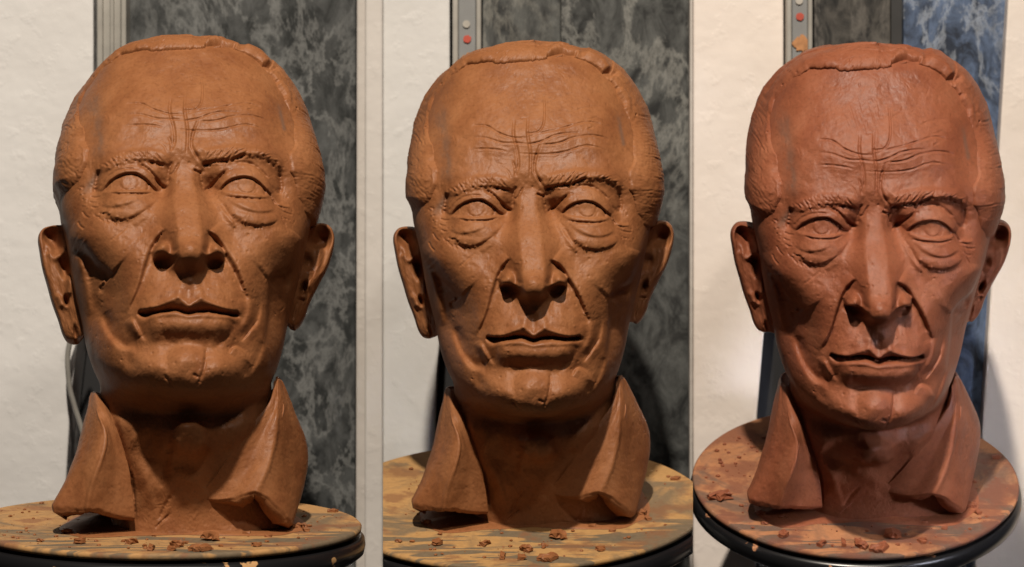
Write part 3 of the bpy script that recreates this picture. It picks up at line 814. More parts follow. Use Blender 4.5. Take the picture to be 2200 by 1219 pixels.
def ramp(nt, src, stops):
    r = nt.nodes.new('ShaderNodeValToRGB')
    els = r.color_ramp.elements
    while len(els) < len(stops): els.new(0.5)
    for e_, (p_, c_) in zip(els, stops):
        e_.position = p_; e_.color = (*c_, 1) if len(c_) == 3 else c_
    nt.links.new(src, r.inputs['Fac'])
    return r.outputs['Color']

def mixc(nt, fac, a, b, mode='MIX'):
    m_ = nt.nodes.new('ShaderNodeMix'); m_.data_type = 'RGBA'; m_.blend_type = mode
    for s_, v in ((m_.inputs['Factor'], fac), (m_.inputs['A'], a), (m_.inputs['B'], b)):
        if hasattr(v, 'is_linked'): nt.links.new(v, s_)
        else: s_.default_value = v if not isinstance(v, tuple) or len(v) == 4 else (*v, 1)
    return m_.outputs['Result']

def clay(name, base, dark, light, rough=0.53):
    m, nt, b = nodes(name)
    tc = N(nt, 'ShaderNodeTexCoord')
    n1 = N(nt, 'ShaderNodeTexNoise', Scale=38.0, Detail=6.0, Roughness=0.6)
    n2 = N(nt, 'ShaderNodeTexNoise', Scale=420.0, Detail=4.0, Roughness=0.65)
    n3 = N(nt, 'ShaderNodeTexNoise', Scale=1500.0, Detail=3.0, Roughness=0.6)
    for x in (n1, n2, n3): nt.links.new(tc.outputs['Object'], x.inputs['Vector'])
    c1 = ramp(nt, n1.outputs['Fac'], [(0.3, dark), (0.5, base), (0.72, light)])
    mpd = N(nt, 'ShaderNodeMapping'); mpd.inputs['Scale'].default_value = (520, 90, 170); mpd.inputs['Rotation'].default_value = (0.3, 0.5, 0.4)
    nt.links.new(tc.outputs['Object'], mpd.inputs['Vector'])
    n4 = N(nt, 'ShaderNodeTexNoise', Scale=1.0, Detail=5.0, Roughness=0.6, Distortion=0.4); nt.links.new(mpd.outputs['Vector'], n4.inputs['Vector'])
    n5 = N(nt, 'ShaderNodeTexNoise', Scale=95.0, Detail=6.0, Roughness=0.7); nt.links.new(tc.outputs['Object'], n5.inputs['Vector'])
    sp = ramp(nt, n2.outputs['Fac'], [(0.3, (0.72, 0.70, 0.68)), (0.48, (1, 1, 1)), (0.75, (1.08, 1.08, 1.08))])
    c2 = mixc(nt, 0.7, c1, sp, 'MULTIPLY')
    c2 = mixc(nt, 0.4, c2, ramp(nt, n5.outputs['Fac'], [(0.34, (0.78, 0.74, 0.70)), (0.47, (1, 1, 1)), (0.60, (1, 1, 1)), (0.70, (1.16, 1.18, 1.22))]), 'MULTIPLY')
    at = N(nt, 'ShaderNodeAttribute', attribute_name='stain')
    st = N(nt, 'ShaderNodeMath', operation='MULTIPLY'); nt.links.new(at.outputs['Fac'], st.inputs[0]); st.inputs[1].default_value = 0.55
    c3 = mixc(nt, st.outputs[0], c2, (0.115, 0.078, 0.06))
    nt.links.new(c3, b.inputs['Base Color'])
    rr = N(nt, 'ShaderNodeMapRange'); nt.links.new(n1.outputs['Fac'], rr.inputs['Value'])
    rr.inputs['From Min'].default_value = 0.3; rr.inputs['From Max'].default_value = 0.7
    rr.inputs['To Min'].default_value = rough - 0.14; rr.inputs['To Max'].default_value = rough + 0.12
    nt.links.new(rr.outputs['Result'], b.inputs['Roughness'])
    b.inputs['Specular IOR Level'].default_value = 0.26
    bp0 = N(nt, 'ShaderNodeBump', Strength=0.22, Distance=0.0007); nt.links.new(n4.outputs['Fac'], bp0.inputs['Height'])
    bp1 = N(nt, 'ShaderNodeBump', Strength=0.25, Distance=0.0007); nt.links.new(n2.outputs['Fac'], bp1.inputs['Height']); nt.links.new(bp0.outputs['Normal'], bp1.inputs['Normal'])
    bp2 = N(nt, 'ShaderNodeBump', Strength=0.25, Distance=0.0003); nt.links.new(n3.outputs['Fac'], bp2.inputs['Height'])
    nt.links.new(bp1.outputs['Normal'], bp2.inputs['Normal'])
    nt.links.new(bp2.outputs['Normal'], b.inputs['Normal'])
    return m
CLAYS = [clay('clay_brown', (0.236, 0.091, 0.034), (0.186, 0.067, 0.026), (0.272, 0.111, 0.043)),
         clay('clay_ochre', (0.248, 0.096, 0.036), (0.196, 0.071, 0.027), (0.286, 0.117, 0.045)),
         clay('clay_pink_lit', (0.238, 0.076, 0.036), (0.188, 0.056, 0.028), (0.276, 0.096, 0.047))]  # same clay, pinker light on the rightmost bust mixed into its colour

def plaster(name, c1, c2):
    m, nt, b = nodes(name)
    tc = N(nt, 'ShaderNodeTexCoord')
    n1 = N(nt, 'ShaderNodeTexNoise', Scale=7.0, Detail=5.0); n2 = N(nt, 'ShaderNodeTexNoise', Scale=60.0, Detail=5.0, Roughness=0.6)
    n0 = N(nt, 'ShaderNodeTexNoise', Scale=22.0, Detail=3.0)
    for x in (n1, n2, n0): nt.links.new(tc.outputs['Object'], x.inputs['Vector'])
    nt.links.new(ramp(nt, n1.outputs['Fac'], [(0.3, c2), (0.65, c1)]), b.inputs['Base Color'])
    b.inputs['Roughness'].default_value = 0.55
    b.inputs['Specular IOR Level'].default_value = 0.3
    b1 = N(nt, 'ShaderNodeBump', Strength=0.45, Distance=0.005); nt.links.new(n0.outputs['Fac'], b1.inputs['Height'])
    n9 = N(nt, 'ShaderNodeTexNoise', Scale=95.0, Detail=3.0); nt.links.new(tc.outputs['Object'], n9.inputs['Vector'])
    lump = ramp(nt, n9.outputs['Fac'], [(0.56, (0, 0, 0)), (0.80, (1, 1, 1))])
    b15 = N(nt, 'ShaderNodeBump', Strength=0.16, Distance=0.0018); nt.links.new(lump, b15.inputs['Height']); nt.links.new(b1.outputs['Normal'], b15.inputs['Normal'])
    b2 = N(nt, 'ShaderNodeBump', Strength=0.3, Distance=0.001); nt.links.new(n2.outputs['Fac'], b2.inputs['Height']); nt.links.new(b15.outputs['Normal'], b2.inputs['Normal'])
    nt.links.new(b2.outputs['Normal'], b.inputs['Normal'])
    return m

def marble(name, dark, mid, vein, off):
    m, nt, b = nodes(name)
    tc = N(nt, 'ShaderNodeTexCoord')
    mp = N(nt, 'ShaderNodeMapping'); mp.inputs['Location'].default_value = off; mp.inputs['Scale'].default_value = (1.2, 1, 0.75)
    mp.inputs['Rotation'].default_value = (0, math.radians(28), 0)
    nt.links.new(tc.outputs['Object'], mp.inputs['Vector'])
    w1 = N(nt, 'ShaderNodeTexNoise', Scale=48.0, Detail=9.0, Roughness=0.62, Distortion=0.9)
    w2 = N(nt, 'ShaderNodeTexNoise', Scale=240.0, Detail=6.0, Roughness=0.75)
    w3 = N(nt, 'ShaderNodeTexNoise', Scale=17.0, Detail=11.0, Roughness=0.66, Distortion=0.35)
    for x in (w1, w2, w3): nt.links.new(mp.outputs['Vector'], x.inputs['Vector'])
    c1 = ramp(nt, w1.outputs['Fac'], [(0.38, dark), (0.54, mid), (0.72, tuple(min(1, 1.6*v) for v in mid))])
    vm = ramp(nt, w3.outputs['Fac'], [(0.46, (0, 0, 0)), (0.50, (0.32, 0.32, 0.32)), (0.54, (0, 0, 0))])
    w4 = N(nt, 'ShaderNodeTexNoise', Scale=5.0, Detail=3.0); nt.links.new(mp.outputs['Vector'], w4.inputs['Vector'])
    vq = mixc(nt, 1.0, vm, ramp(nt, w4.outputs['Fac'], [(0.42, (0.1, 0.1, 0.1)), (0.6, (1.6, 1.6, 1.6))]), 'MULTIPLY')
    c2 = mixc(nt, vq, c1, vein)
    sp = ramp(nt, w2.outputs['Fac'], [(0.35, (0.45, 0.45, 0.45)), (0.52, (1, 1, 1)), (0.7, (1.5, 1.5, 1.5))])
    c3 = mixc(nt, 0.45, c2, sp, 'MULTIPLY')
    nt.links.new(c3, b.inputs['Base Color'])
    b.inputs['Roughness'].default_value = 0.6; b.inputs['Specular IOR Level'].default_value = 0.25
    return m

def plain(name, col, rough=0.5, metal=0.0, var=0.15, scale=60.0):
    m, nt, b = nodes(name)
    tc = N(nt, 'ShaderNodeTexCoord'); n1 = N(nt, 'ShaderNodeTexNoise', Scale=scale, Detail=5.0)
    nt.links.new(tc.outputs['Object'], n1.inputs['Vector'])
    nt.links.new(ramp(nt, n1.outputs['Fac'], [(0.3, tuple(v*(1-var) for v in col)), (0.7, tuple(min(1, v*(1+var)) for v in col))]), b.inputs['Base Color'])
    b.inputs['Roughness'].default_value = rough; b.inputs['Metallic'].default_value = metal
    return m

def board_mat(name, tan, brown, grey, seed, worn=0.0):
    """wooden modelling board: grey wood showing through dried clay, wiped in streaks"""
    m, nt, b = nodes(name)
    tc = N(nt, 'ShaderNodeTexCoord')
    def noise(scale, det, vec=None, rough=0.6, dist=0.0):
        x = N(nt, 'ShaderNodeTexNoise', Scale=scale, Detail=det, Roughness=rough, Distortion=dist)
        nt.links.new(vec or tc.outputs['Object'], x.inputs['Vector']); return x.outputs['Fac']
    mp = N(nt, 'ShaderNodeMapping'); mp.inputs['Rotation'].default_value = (0, 0, math.radians(-14)); mp.inputs['Scale'].default_value = (15, 100, 1)
    mp.inputs['Location'].default_value = (seed, seed * 2, 0)
    nt.links.new(tc.outputs['Object'], mp.inputs['Vector'])
    streak = noise(1.0, 2.5, mp.outputs['Vector'], 0.5, 0.8)
    mp2 = N(nt, 'ShaderNodeMapping'); mp2.inputs['Location'].default_value = (seed * 3, seed, 0); nt.links.new(tc.outputs['Object'], mp2.inputs['Vector'])
    patches = noise(17.0, 6.0, mp2.outputs['Vector'], 0.62, 0.8)
    fine = noise(260.0, 5.0)
    sx = N(nt, 'ShaderNodeSeparateXYZ'); nt.links.new(tc.outputs['Object'], sx.inputs[0])
    fr_ = N(nt, 'ShaderNodeMapRange'); nt.links.new(sx.outputs['Y'], fr_.inputs['Value'])
    fr_.inputs['From Min'].default_value = -0.015; fr_.inputs['From Max'].default_value = -0.045; fr_.interpolation_type = 'SMOOTHSTEP'
    sm = ramp(nt, streak, [(0.50, (0, 0, 0)), (0.54, (0.85, 0.85, 0.85))])
    sm2 = mixc(nt, fr_.outputs['Result'], (0, 0, 0, 1), sm)
    pm = ramp(nt, patches, [(0.50, (0, 0, 0)), (0.60, (1, 1, 1))])
    tanc = ramp(nt, fine, [(0.3, tuple(v*0.8 for v in tan)), (0.7, tan)])
    brc = noise(30.0, 5.0)
    bm_ = ramp(nt, brc, [(0.53 - worn, (0, 0, 0)), (0.61 - worn, (1, 1, 1))])
    g2 = ramp(nt, fine, [(0.3, tuple(v*0.75 for v in grey)), (0.7, grey)])
    c = mixc(nt, sm2, tanc, g2)
    half = N(nt, 'ShaderNodeMath', operation='MULTIPLY'); nt.links.new(pm, half.inputs[0]); half.inputs[1].default_value = 0.75
    c = mixc(nt, half.outputs[0], c, g2)
    h2 = N(nt, 'ShaderNodeMath', operation='MULTIPLY'); nt.links.new(bm_, h2.inputs[0]); h2.inputs[1].default_value = 0.7
    c = mixc(nt, h2.outputs[0], c, brown)
    nt.links.new(c, b.inputs['Base Color'])
    b.inputs['Roughness'].default_value = 0.75; b.inputs['Specular IOR Level'].default_value = 0.2
    bp = N(nt, 'ShaderNodeBump', Strength=0.5, Distance=0.0008); nt.links.new(streak, bp.inputs['Height'])
    bp2 = N(nt, 'ShaderNodeBump', Strength=0.4, Distance=0.0005); nt.links.new(fine, bp2.inputs['Height']); nt.links.new(bp.outputs['Normal'], bp2.inputs['Normal'])
    nt.links.new(bp2.outputs['Normal'], b.inputs['Normal'])
    return m

def rim_mat(name, tan):
    m, nt, b = nodes(name)
    tc = N(nt, 'ShaderNodeTexCoord'); n1 = N(nt, 'ShaderNodeTexNoise', Scale=75.0, Detail=3.0); nt.links.new(tc.outputs['Object'], n1.inputs['Vector'])
    mk = ramp(nt, n1.outputs['Fac'], [(0.67, (0, 0, 0)), (0.69, (1, 1, 1))])
    nt.links.new(mixc(nt, mk, (0.008, 0.008, 0.009, 1), (*tan, 1)), b.inputs['Base Color'])
    rg = N(nt, 'ShaderNodeMapRange'); nt.links.new(mk, rg.inputs['Value']); rg.inputs['To Min'].default_value = 0.28; rg.inputs['To Max'].default_value = 0.8
    nt.links.new(rg.outputs['Result'], b.inputs['Roughness'])
    return m

# ------------------------------------------------------------------ backdrop: plaster wall strips, marble slabs, levels
YW = 0.215
def bx(px, Y): return (px - 1100) * (Y + DIST) / FOC
def bz(py, Y): return (609.5 - py) * (Y + DIST) / FOC

def plate(name, poly, Y, thick, mat, bevel=0.0012):
    """upright slab with the given front outline; its front face stands at depth Y"""
    bm = bmesh.new()
    f_ = [bm.verts.new((bx(x, Y), Y, bz(y, Y))) for x, y in poly]
    k_ = [bm.verts.new((v.co.x, Y + thick, v.co.z)) for v in f_]
    bm.faces.new(f_); bm.faces.new(k_[::-1])
    for a in range(len(f_)):
        b_ = (a + 1) % len(f_)
        bm.faces.new((f_[a], k_[a], k_[b_], f_[b_]))
    bmesh.ops.recalc_face_normals(bm, faces=bm.faces)
    if bevel: bmesh.ops.bevel(bm, geom=list(bm.edges), offset=bevel, segments=2, affect='EDGES', profile=0.5)
    me = bpy.data.meshes.new(name); bm.to_mesh(me); bm.free()
    return link(name, me, mat)

T_, B_ = -420, 1700
black = plain('black_recess', (0.006, 0.006, 0.007), 0.7)
o = plate('backing_board', [(-700, T_), (2900, T_), (2900, B_), (-700, B_)], YW + 0.05, 0.02, black, 0)
tag(o, kind='structure')
w1 = plaster('plaster_white', (0.62, 0.615, 0.61), (0.57, 0.56, 0.55))
w2 = plaster('plaster_grey_white', (0.57, 0.565, 0.555), (0.52, 0.515, 0.50))
w3 = plaster('plaster_pink_lit', (0.73, 0.67, 0.63), (0.68, 0.61, 0.55))  # white wall; pinker light around the rightmost bust is put into the colour
w4 = plaster('plaster_beige', (0.48, 0.45, 0.42), (0.43, 0.40, 0.365))
WALLS = [
 ('wall', [(-700, T_), (200, T_), (201, 300), (172, 690), (152, 850), (140, 1065), (135, B_), (-700, B_)], w1),
 ('wall', [(767, T_), (792, T_), (790, B_), (763, B_)], w4),
 ('wall', [(785, T_), (822, T_), (822, B_), (783, B_)], plaster('plaster_pale', (0.55, 0.525, 0.50), (0.50, 0.475, 0.445))),
 ('wall', [(822.5, T_), (966, T_), (967, 300), (948, 700), (938, 800), (930, 965), (925, B_), (822.5, B_)], w2),
 ('wall', [(1482, T_), (1489, T_), (1489, B_), (1481, B_)], w4),
 ('wall', [(1489.5, T_), (1683, T_), (1684, 300), (1650, 650), (1640, 730), (1627, 890), (1620, B_), (1489.5, B_)], w3),
 ('wall', [(2190, T_), (2900, T_), (2900, B_), (2068, B_), (2110, 930), (2166, 0)], w3),
]
for i, (nm, pl, mt) in enumerate(WALLS):
    o = plate(nm, pl, YW - (0.004 if i in (2,) else 0.0), 0.048, mt, 0.0015)
    tag(o, kind='structure')

SLABS = [
 ('marble_slab', [(273, T_), (766, T_), (762, B_), (273, B_)], marble('marble_grey', (0.013, 0.015, 0.015), (0.050, 0.053, 0.053), (0.21, 0.215, 0.21), (0.3, 0, 0.1)), 'dark grey marble slab with white wisps behind the leftmost bust'),
 ('marble_slab', [(1036, T_), (1205, T_), (1203, B_), (1036, B_)], marble('marble_mid', (0.020, 0.021, 0.021), (0.066, 0.069, 0.066), (0.22, 0.215, 0.19), (1.3, 0, 0.4)), 'left strip of grey marble slab behind the middle bust'),
 ('marble_slab', [(1205.5, T_), (1481, T_), (1480, B_), (1203.5, B_)], marble('marble_dark', (0.014, 0.015, 0.015), (0.060, 0.063, 0.061), (0.26, 0.26, 0.24), (2.2, 0, 0.05)), 'dark marble slab with white veins behind the middle bust, right strip'),
 ('marble_slab', [(1748, T_), (1914, T_), (1912, B_), (1746, B_)], marble('marble_black', (0.012, 0.012, 0.012), (0.06, 0.056, 0.05), (0.2, 0.185, 0.165), (3.1, 0, 0.2)), 'blackish marble strip behind the rightmost bust, next to the level'),
 ('marble_slab', [(1941, T_), (2188, T_), (2165, 0), (2109, 930), (2066, B_), (1941, B_)], marble('marble_window_tint', (0.018, 0.025, 0.042), (0.075, 0.108, 0.18), (0.36, 0.40, 0.46), (4.4, 0, 0.33)), 'grey marble slab with white veins, coloured blue for cool window light, behind the rightmost bust'),  # grey slab; the blue in its colour paints the cool window light
]
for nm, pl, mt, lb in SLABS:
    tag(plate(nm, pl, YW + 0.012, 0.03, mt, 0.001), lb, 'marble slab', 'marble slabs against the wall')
tag(plate('joint_strip', [(1915, T_), (1940, T_), (1940, B_), (1913, B_)], YW + 0.02, 0.02, plain('joint_dark', (0.022, 0.022, 0.022), 0.7), 0), 'narrow near-black strip between the two marble slabs behind the rightmost bust', 'strip')

alu = plain('aluminium', (0.38, 0.365, 0.33), 0.40, 0.4, 0.18, 40)
alu_body = plain('level_grey', (0.20, 0.205, 0.205), 0.5, 0.3, 0.1, 50)
red = plain('red_paint', (0.40, 0.055, 0.03), 0.6)
clay_smear = plain('clay_smear', (0.36, 0.17, 0.07), 0.8, 0, 0.3, 200)
def rail(x0, x1, label, kind):
    root = empty('spirit_level', Matrix.Translation((bx((x0+x1)/2, YW), YW, bz(600, YW))))
    tag(root, label, 'level', 'levels leaning on the wall')
    inv = root.matrix_world.inverted()
    def part(nm, a, b_, y0, y1, Y, th_, mat, bev=0.0008):
        o = plate(nm, [(a, y0), (b_, y0), (b_, y1), (a, y1)], Y, th_, mat, bev)
        o.data.transform(inv); o.parent = root
        return o
    w_ = x1 - x0
    Yr = YW - 0.010
    part('web', x0 + w_*0.2, x1 - w_*0.18, T_, 640, Yr + 0.004, 0.014, alu if kind == 0 else alu_body)
    part('flange', x0, x0 + w_*0.2, T_, 640, Yr, 0.022, alu)
    part('flange', x1 - w_*0.18, x1, T_, 640, Yr, 0.022, alu)
    if kind == 0:
        part('rib', x0 + w_*0.44, x0 + w_*0.58, T_, 640, Yr + 0.001, 0.006, alu)
    else:
        def disc(nm, cxp, cyp, r, mat, seed=0, seg=18, jag=0.0):
            rr_ = random.Random(seed)
            pts = [(cxp + r*(1+jag*rr_.uniform(-1, 1))*math.cos(t*2*math.pi/seg), cyp + r*(1+jag*rr_.uniform(-1, 1))*math.sin(t*2*math.pi/seg)) for t in range(seg)]
            o = plate(nm, pts, Yr + 0.0028, 0.002, mat, 0); o.data.transform(inv); o.parent = root
        cxp = (x0 + x1) / 2 + 1
        disc('red_mark', cxp, {1: 84, 2: 36}[kind], 8.5, red, 3, 14, 0.12)
        disc('hang_hole', cxp - 2, {1: 52, 2: 2}[kind], 8, plain('hole_pale', (0.36, 0.34, 0.30), 0.5), 4)
        disc('clay_blob', cxp + (0 if kind == 1 else 2), {1: 134, 2: 95}[kind], 17, clay_smear, 5, 20, 0.3)
rail(208, 271, 'silvery aluminium rail beside the leftmost bust, without a red mark', 0)
rail(972, 1034, 'grey level with red dot behind the middle bust', 1)
rail(1690, 1746, 'grey level with red dot and clay smear behind the rightmost bust', 2)

# a cable looped behind the leftmost bust
def tube(name, pts, r, mat, seg=10):
    c = catmull(np.array(pts), 60)
    bm = bmesh.new(); ringsv = []
    for i in range(len(c)):
        t = c[min(i+1, len(c)-1)] - c[max(i-1, 0)]; t /= np.linalg.norm(t)
        a_ = np.cross(t, [0, 1, 0]); a_ /= np.linalg.norm(a_); b_ = np.cross(t, a_)
        ringsv.append([bm.verts.new(c[i] + r*(math.cos(k*2*math.pi/seg)*a_ + math.sin(k*2*math.pi/seg)*b_)) for k in range(seg)])
    for i in range(len(c)-1):
        for k in range(seg):
            f_ = bm.faces.new((ringsv[i][k], ringsv[i][(k+1) % seg], ringsv[i+1][(k+1) % seg], ringsv[i+1][k])); f_.smooth = True
    bm.faces.new(ringsv[0]); bm.faces.new(ringsv[-1][::-1])
    bmesh.ops.recalc_face_normals(bm, faces=bm.faces)
    me = bpy.data.meshes.new(name); bm.to_mesh(me); bm.free()
    return link(name, me, mat)
Yc = YW - 0.02
cab = [(bx(x, Yc), Yc, bz(y, Yc)) for x, y in ((185, 640), (163, 690), (150, 735), (145, 775), (148, 820), (158, 865), (175, 920), (190, 980))]
tag(tube('cable', cab, 0.0019, plain('cable_grey', (0.23, 0.22, 0.20), 0.4)), 'grey cable loop hanging beside the leftmost bust, below its ear', 'cable')

# ------------------------------------------------------------------ stands: wooden board on a black turntable
def lathe(prof, seg, wob=0.0, seed=0):
    bm = bmesh.new(); rr_ = np.random.default_rng(seed)
    a = np.arange(seg) * 2 * math.pi / seg
    wv = sum(rr_.normal() * np.cos(k * a + rr_.uniform(0, 6.3)) / k for k in range(2, 12)) * wob
    rg = []
    for (r, z) in prof:
        if r < 1e-6: rg.append([bm.verts.new((0, 0, z))] * seg)
        else: rg.append([bm.verts.new(((r + wv[i]) * math.cos(a[i]), (r + wv[i]) * math.sin(a[i]), z)) for i in range(seg)])
    for j in range(len(prof) - 1):
        for i in range(seg):
            k = (i + 1) % seg
            q_ = [rg[j][i], rg[j][k], rg[j+1][k], rg[j+1][i]]
            u_ = []
            for v in q_:
                if v not in u_: u_.append(v)
            if len(u_) >= 3:
                f_ = bm.faces.new(u_); f_.smooth = True
    bmesh.ops.recalc_face_normals(bm, faces=bm.faces)
    return bm

STANDS = [((-0.0135, 0.0180), 0.1205), ((-0.0135, 0.019), 0.1235), ((-0.007, 0.030), 0.1085)]
TANS = [((0.42, 0.235, 0.095), (0.20, 0.085, 0.042), (0.115, 0.098, 0.072)), ((0.43, 0.245, 0.095), (0.20, 0.09, 0.042), (0.125, 0.105, 0.075)), ((0.40, 0.18, 0.085), (0.17, 0.062, 0.038), (0.11, 0.08, 0.066))]
WHERE = ['leftmost', 'middle', 'rightmost']
for j in range(3):
    (cx_, cy_), R_ = STANDS[j]
    Mj = Matrix(POSES[j].tolist())
    base = Mj @ Matrix.Translation((cx_, cy_, 0))
    root = empty('modelling_stand', base)
    tag(root, ['clay smeared round board on glossy black turntable, cut off at the left picture edge', 'clay smeared board on black turntable under the middle bust, sides cut straight', 'orange smeared round board on black turntable under the rightmost, red-tinted bust'][j], 'stand', 'boards on turntables carrying the busts')
    bb_ = lathe([(0, 0), (R_*0.5, 0), (R_-0.0012, 0), (R_, -0.0012), (R_-0.0003, -0.0035), (R_-0.003, -0.0045), (0, -0.0045)], 160, 0.0006, 5 + j)
    tt = lathe([(0, -0.0060), (R_-0.004, -0.0060), (R_-0.0005, -0.0064), (R_+0.0016, -0.0082), (R_+0.0022, -0.012), (R_+0.0014, -0.0168), (R_-0.003, -0.0205), (R_-0.012, -0.0225), (0.03, -0.024), (0.028, -0.03), (0, -0.03)], 160)
    pole = lathe([(0, -0.0305), (0.024, -0.0305), (0.024, -0.06), (0.018, -0.07), (0.018, -0.25), (0, -0.25)], 48)
    if j == 1:
        inv = base.inverted()
        for pxe, sg in ((822.6, -1), (1488.6, 1)):                     # straight sawn sides
            k = (pxe - 1100) / FOC
            co = inv @ Vector((0, -DIST, 0)); no = (inv.to_3x3() @ Vector((1, -k, 0))) * sg
            for b_ in (bb_, tt):
                res = bmesh.ops.bisect_plane(b_, geom=b_.verts[:] + b_.edges[:] + b_.faces[:], plane_co=co, plane_no=no, clear_outer=True)
                ed_ = [e_ for e_ in res['geom_cut'] if isinstance(e_, bmesh.types.BMEdge)]
                bmesh.ops.holes_fill(b_, edges=[e_ for e_ in b_.edges if e_.is_boundary], sides=0)
    for nm, b_, mt in (('board', bb_, board_mat('board_%d' % j, *TANS[j], 3.1, [0.0, 0.0, 0.05][j])), ('turntable', tt, rim_mat('black_enamel_%d' % j, TANS[j][0])), ('column', pole, plain('black_steel_%d' % j, (0.015, 0.015, 0.016), 0.4, 0.6))):
        me = bpy.data.meshes.new(nm); b_.to_mesh(me); b_.free()
        o = link(nm, me, mt, root)
        if nm != 'column':
            for p_ in me.polygons: p_.use_smooth = abs(p_.normal.z) < 0.98

# ------------------------------------------------------------------ the three busts
foot_m = foot_mesh()
LABELS = ['brown clay bust of an old man, chin raised, seen from lowest, leftmost', 'ochre brown clay bust of an old man between the two others', 'clay bust of an old man, tinted reddish for pinker light, head bowed most, rightmost']
for j in range(3):
    root = empty('clay_bust', POSES[j])
    tag(root, LABELS[j], 'bust', 'clay busts of the same old man')
    for nm, me in (('head', head_mesh), ('hair', hair_mesh), ('ear', ear_l), ('ear', ear_r), ('collar', collar_mesh), ('foot', foot_m)):
        if not me.materials: me.materials.append(CLAYS[0])
        o = bpy.data.objects.new(nm, me); COL.objects.link(o); o.parent = root
        o.material_slots[0].link = 'OBJECT'; o.material_slots[0].material = CLAYS[j]

# ------------------------------------------------------------------ clay chips and crumbs on the boards
def chip_mesh(name, size, seed, flat=0.5, n_=1):
    r_ = random.Random(seed); bm = bmesh.new()
    for k in range(n_):
        res = bmesh.ops.create_cube(bm, size=1.0)
        vs = res['verts']
        ox_, oy_, rz_ = (0, 0, 0) if k == 0 else (r_.uniform(-.5, .5), r_.uniform(-.35, .35), 0)
        mt = Matrix.Translation((ox_*size*1.3, oy_*size, 0)) @ Matrix.Rotation(r_.uniform(0, 6.28), 4, 'Z') @ Matrix.Diagonal((size*r_.uniform(.7, 1.2), size*r_.uniform(.45, .8), size*flat*r_.uniform(.7, 1.2), 1))
        bmesh.ops.transform(bm, matrix=mt, verts=vs)
    bmesh.ops.subdivide_edges(bm, edges=bm.edges[:], cuts=1, use_grid_fill=True)
    bmesh.ops.smooth_vert(bm, verts=bm.verts[:], factor=0.14, use_axis_x=True, use_axis_y=True, use_axis_z=True)
    for v in bm.verts:
        v.co += Vector((r_.gauss(0, 1), r_.gauss(0, 1), r_.gauss(0, 1))) * size * 0.06
    zmin = min(v.co.z for v in bm.verts)
    for v in bm.verts: v.co.z -= zmin + size * 0.03
    me = bpy.data.meshes.new(name); bm.to_mesh(me); bm.free()
    return me
CHIPS = [  # front-view place on the middle board, size in mm, pieces, words
 (1196, 1155, 9.5, 2, 'largest torn clay chip in front of the collar'), (939, 1171, 7.0, 1, 'square clay chip at the front left'), (1042, 1171, 7.2, 1, 'blocky clay chip left of the middle front'),
 (1272, 1134, 4.6, 1, 'small clay chip below the right collar hollow'), (1315, 1142, 3.8, 1, 'tiny clay chip at the right front'), (1133, 1185, 7.0, 2, 'flat clay chip in the middle front'),
 (1080, 1199, 6.0, 1, 'clay chip near the front rim, left of centre'), (1121, 1201, 6.0, 1, 'clay chip near the front rim, at the centre'), (1182, 1203, 8.0, 3, 'crumbled cluster of clay near the front rim'),
 (1290, 1183, 5.5, 2, 'thin clay shaving at the right front'), (1376, 1107, 8.5, 3, 'crumbly clay lump against the right collar foot'), (1392, 1117, 5.0, 1, 'clay chip beside the crumbly lump at the right collar'),
 (1448, 1031, 5.0, 2, 'flaky clay bits at the far right back'), (915, 1125, 5.5, 2, 'crumbled clay under the left collar point'), (1126, 1121, 6.0, 2, 'dark clay lump at the foot of the neck'),
 (832, 1174, 5.0, 1, 'round clay pellet at the far left front'), (962, 1133, 5.0, 2, 'clay crumb below the left collar edge'),
]
meshes = [chip_mesh('clay_chip', s_ / 1000, 100 + k, 0.34, n_) for k, (a, b_, s_, n_, wd) in enumerate(CHIPS)]
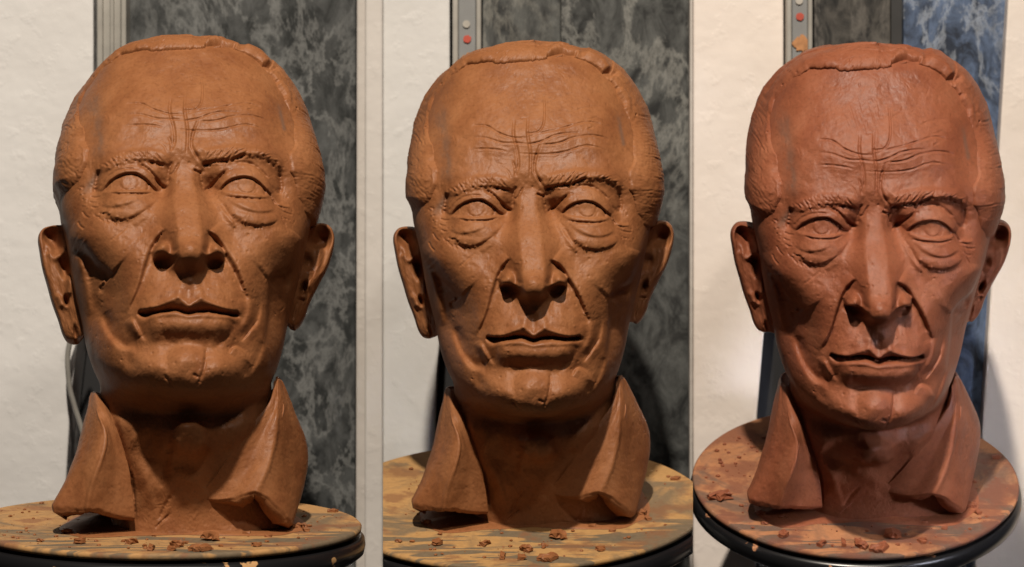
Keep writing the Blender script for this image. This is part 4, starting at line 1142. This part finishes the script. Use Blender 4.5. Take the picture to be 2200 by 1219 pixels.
for j in range(3):
    (cx_, cy_), R_ = STANDS[j]
    ext = list(enumerate(CHIPS))
    for k, (a, b_, s_, n_, wd) in ext:
        q_ = on_board(a, b_)
        dq = math.hypot(q_[0] - cx_, q_[1] - cy_)
        if dq > R_ - 0.008:
            kq = (R_ - 0.008 - 0.003 * (k % 4)) / dq; q_ = [cx_ + (q_[0] - cx_) * kq, cy_ + (q_[1] - cy_) * kq, 0]
        o = bpy.data.objects.new('clay_chip', meshes[k]); COL.objects.link(o)
        if not meshes[k].materials: meshes[k].materials.append(CLAYS[0])
        o.material_slots[0].link = 'OBJECT'; o.material_slots[0].material = CLAYS[j]
        o.matrix_world = Matrix(POSES[j].tolist()) @ Matrix.Translation((q_[0], q_[1], 0)) @ Matrix.Rotation(k * 1.7 * 0 + 0.1 * j, 4, 'Z')
        tag(o, wd + ', ' + WHERE[j] + ' board', 'clay chip', 'clay chips on the boards')
big = chip_mesh('clay_chip', 0.013, 300, 0.3, 2)
q_ = on_board(1537, 1070, 2)
o = link('clay_chip', big, CLAYS[2]); o.matrix_world = Matrix(POSES[2].tolist()) @ Matrix.Translation((q_[0], q_[1], 0))
tag(o, 'flat dark clay piece at the left of the rightmost board', 'clay chip', 'clay chips on the boards')
for j in range(3):                                                      # dust-fine crumbs
    (cx_, cy_), R_ = STANDS[j]
    bm = bmesh.new(); r_ = random.Random(50 + j)
    for _ in range(380):
        a_ = r_.uniform(0, 6.283); rr_ = R_ * 0.93 * math.sqrt(r_.random())
        x_, y_ = cx_ + rr_ * math.cos(a_), cy_ + rr_ * math.sin(a_)
        if j == 1 and not (-0.088 < x_ < 0.088): continue
        s_ = 0.0003 + 0.0013 * r_.random() ** 3
        res = bmesh.ops.create_icosphere(bm, subdivisions=1, radius=s_)
        for v in res['verts']:
            v.co = Vector((v.co.x * r_.uniform(.7, 1.5) + x_, v.co.y * r_.uniform(.7, 1.5) + y_, v.co.z * 0.7 + s_ * 0.4))
    me = bpy.data.meshes.new('clay_crumbs'); bm.to_mesh(me); bm.free()
    o = link('clay_crumbs', me, CLAYS[j]); o.matrix_world = Matrix(POSES[j].tolist())
    tag(o, 'fine clay crumbs scattered on the ' + WHERE[j] + ' board', 'crumbs', kind='stuff')
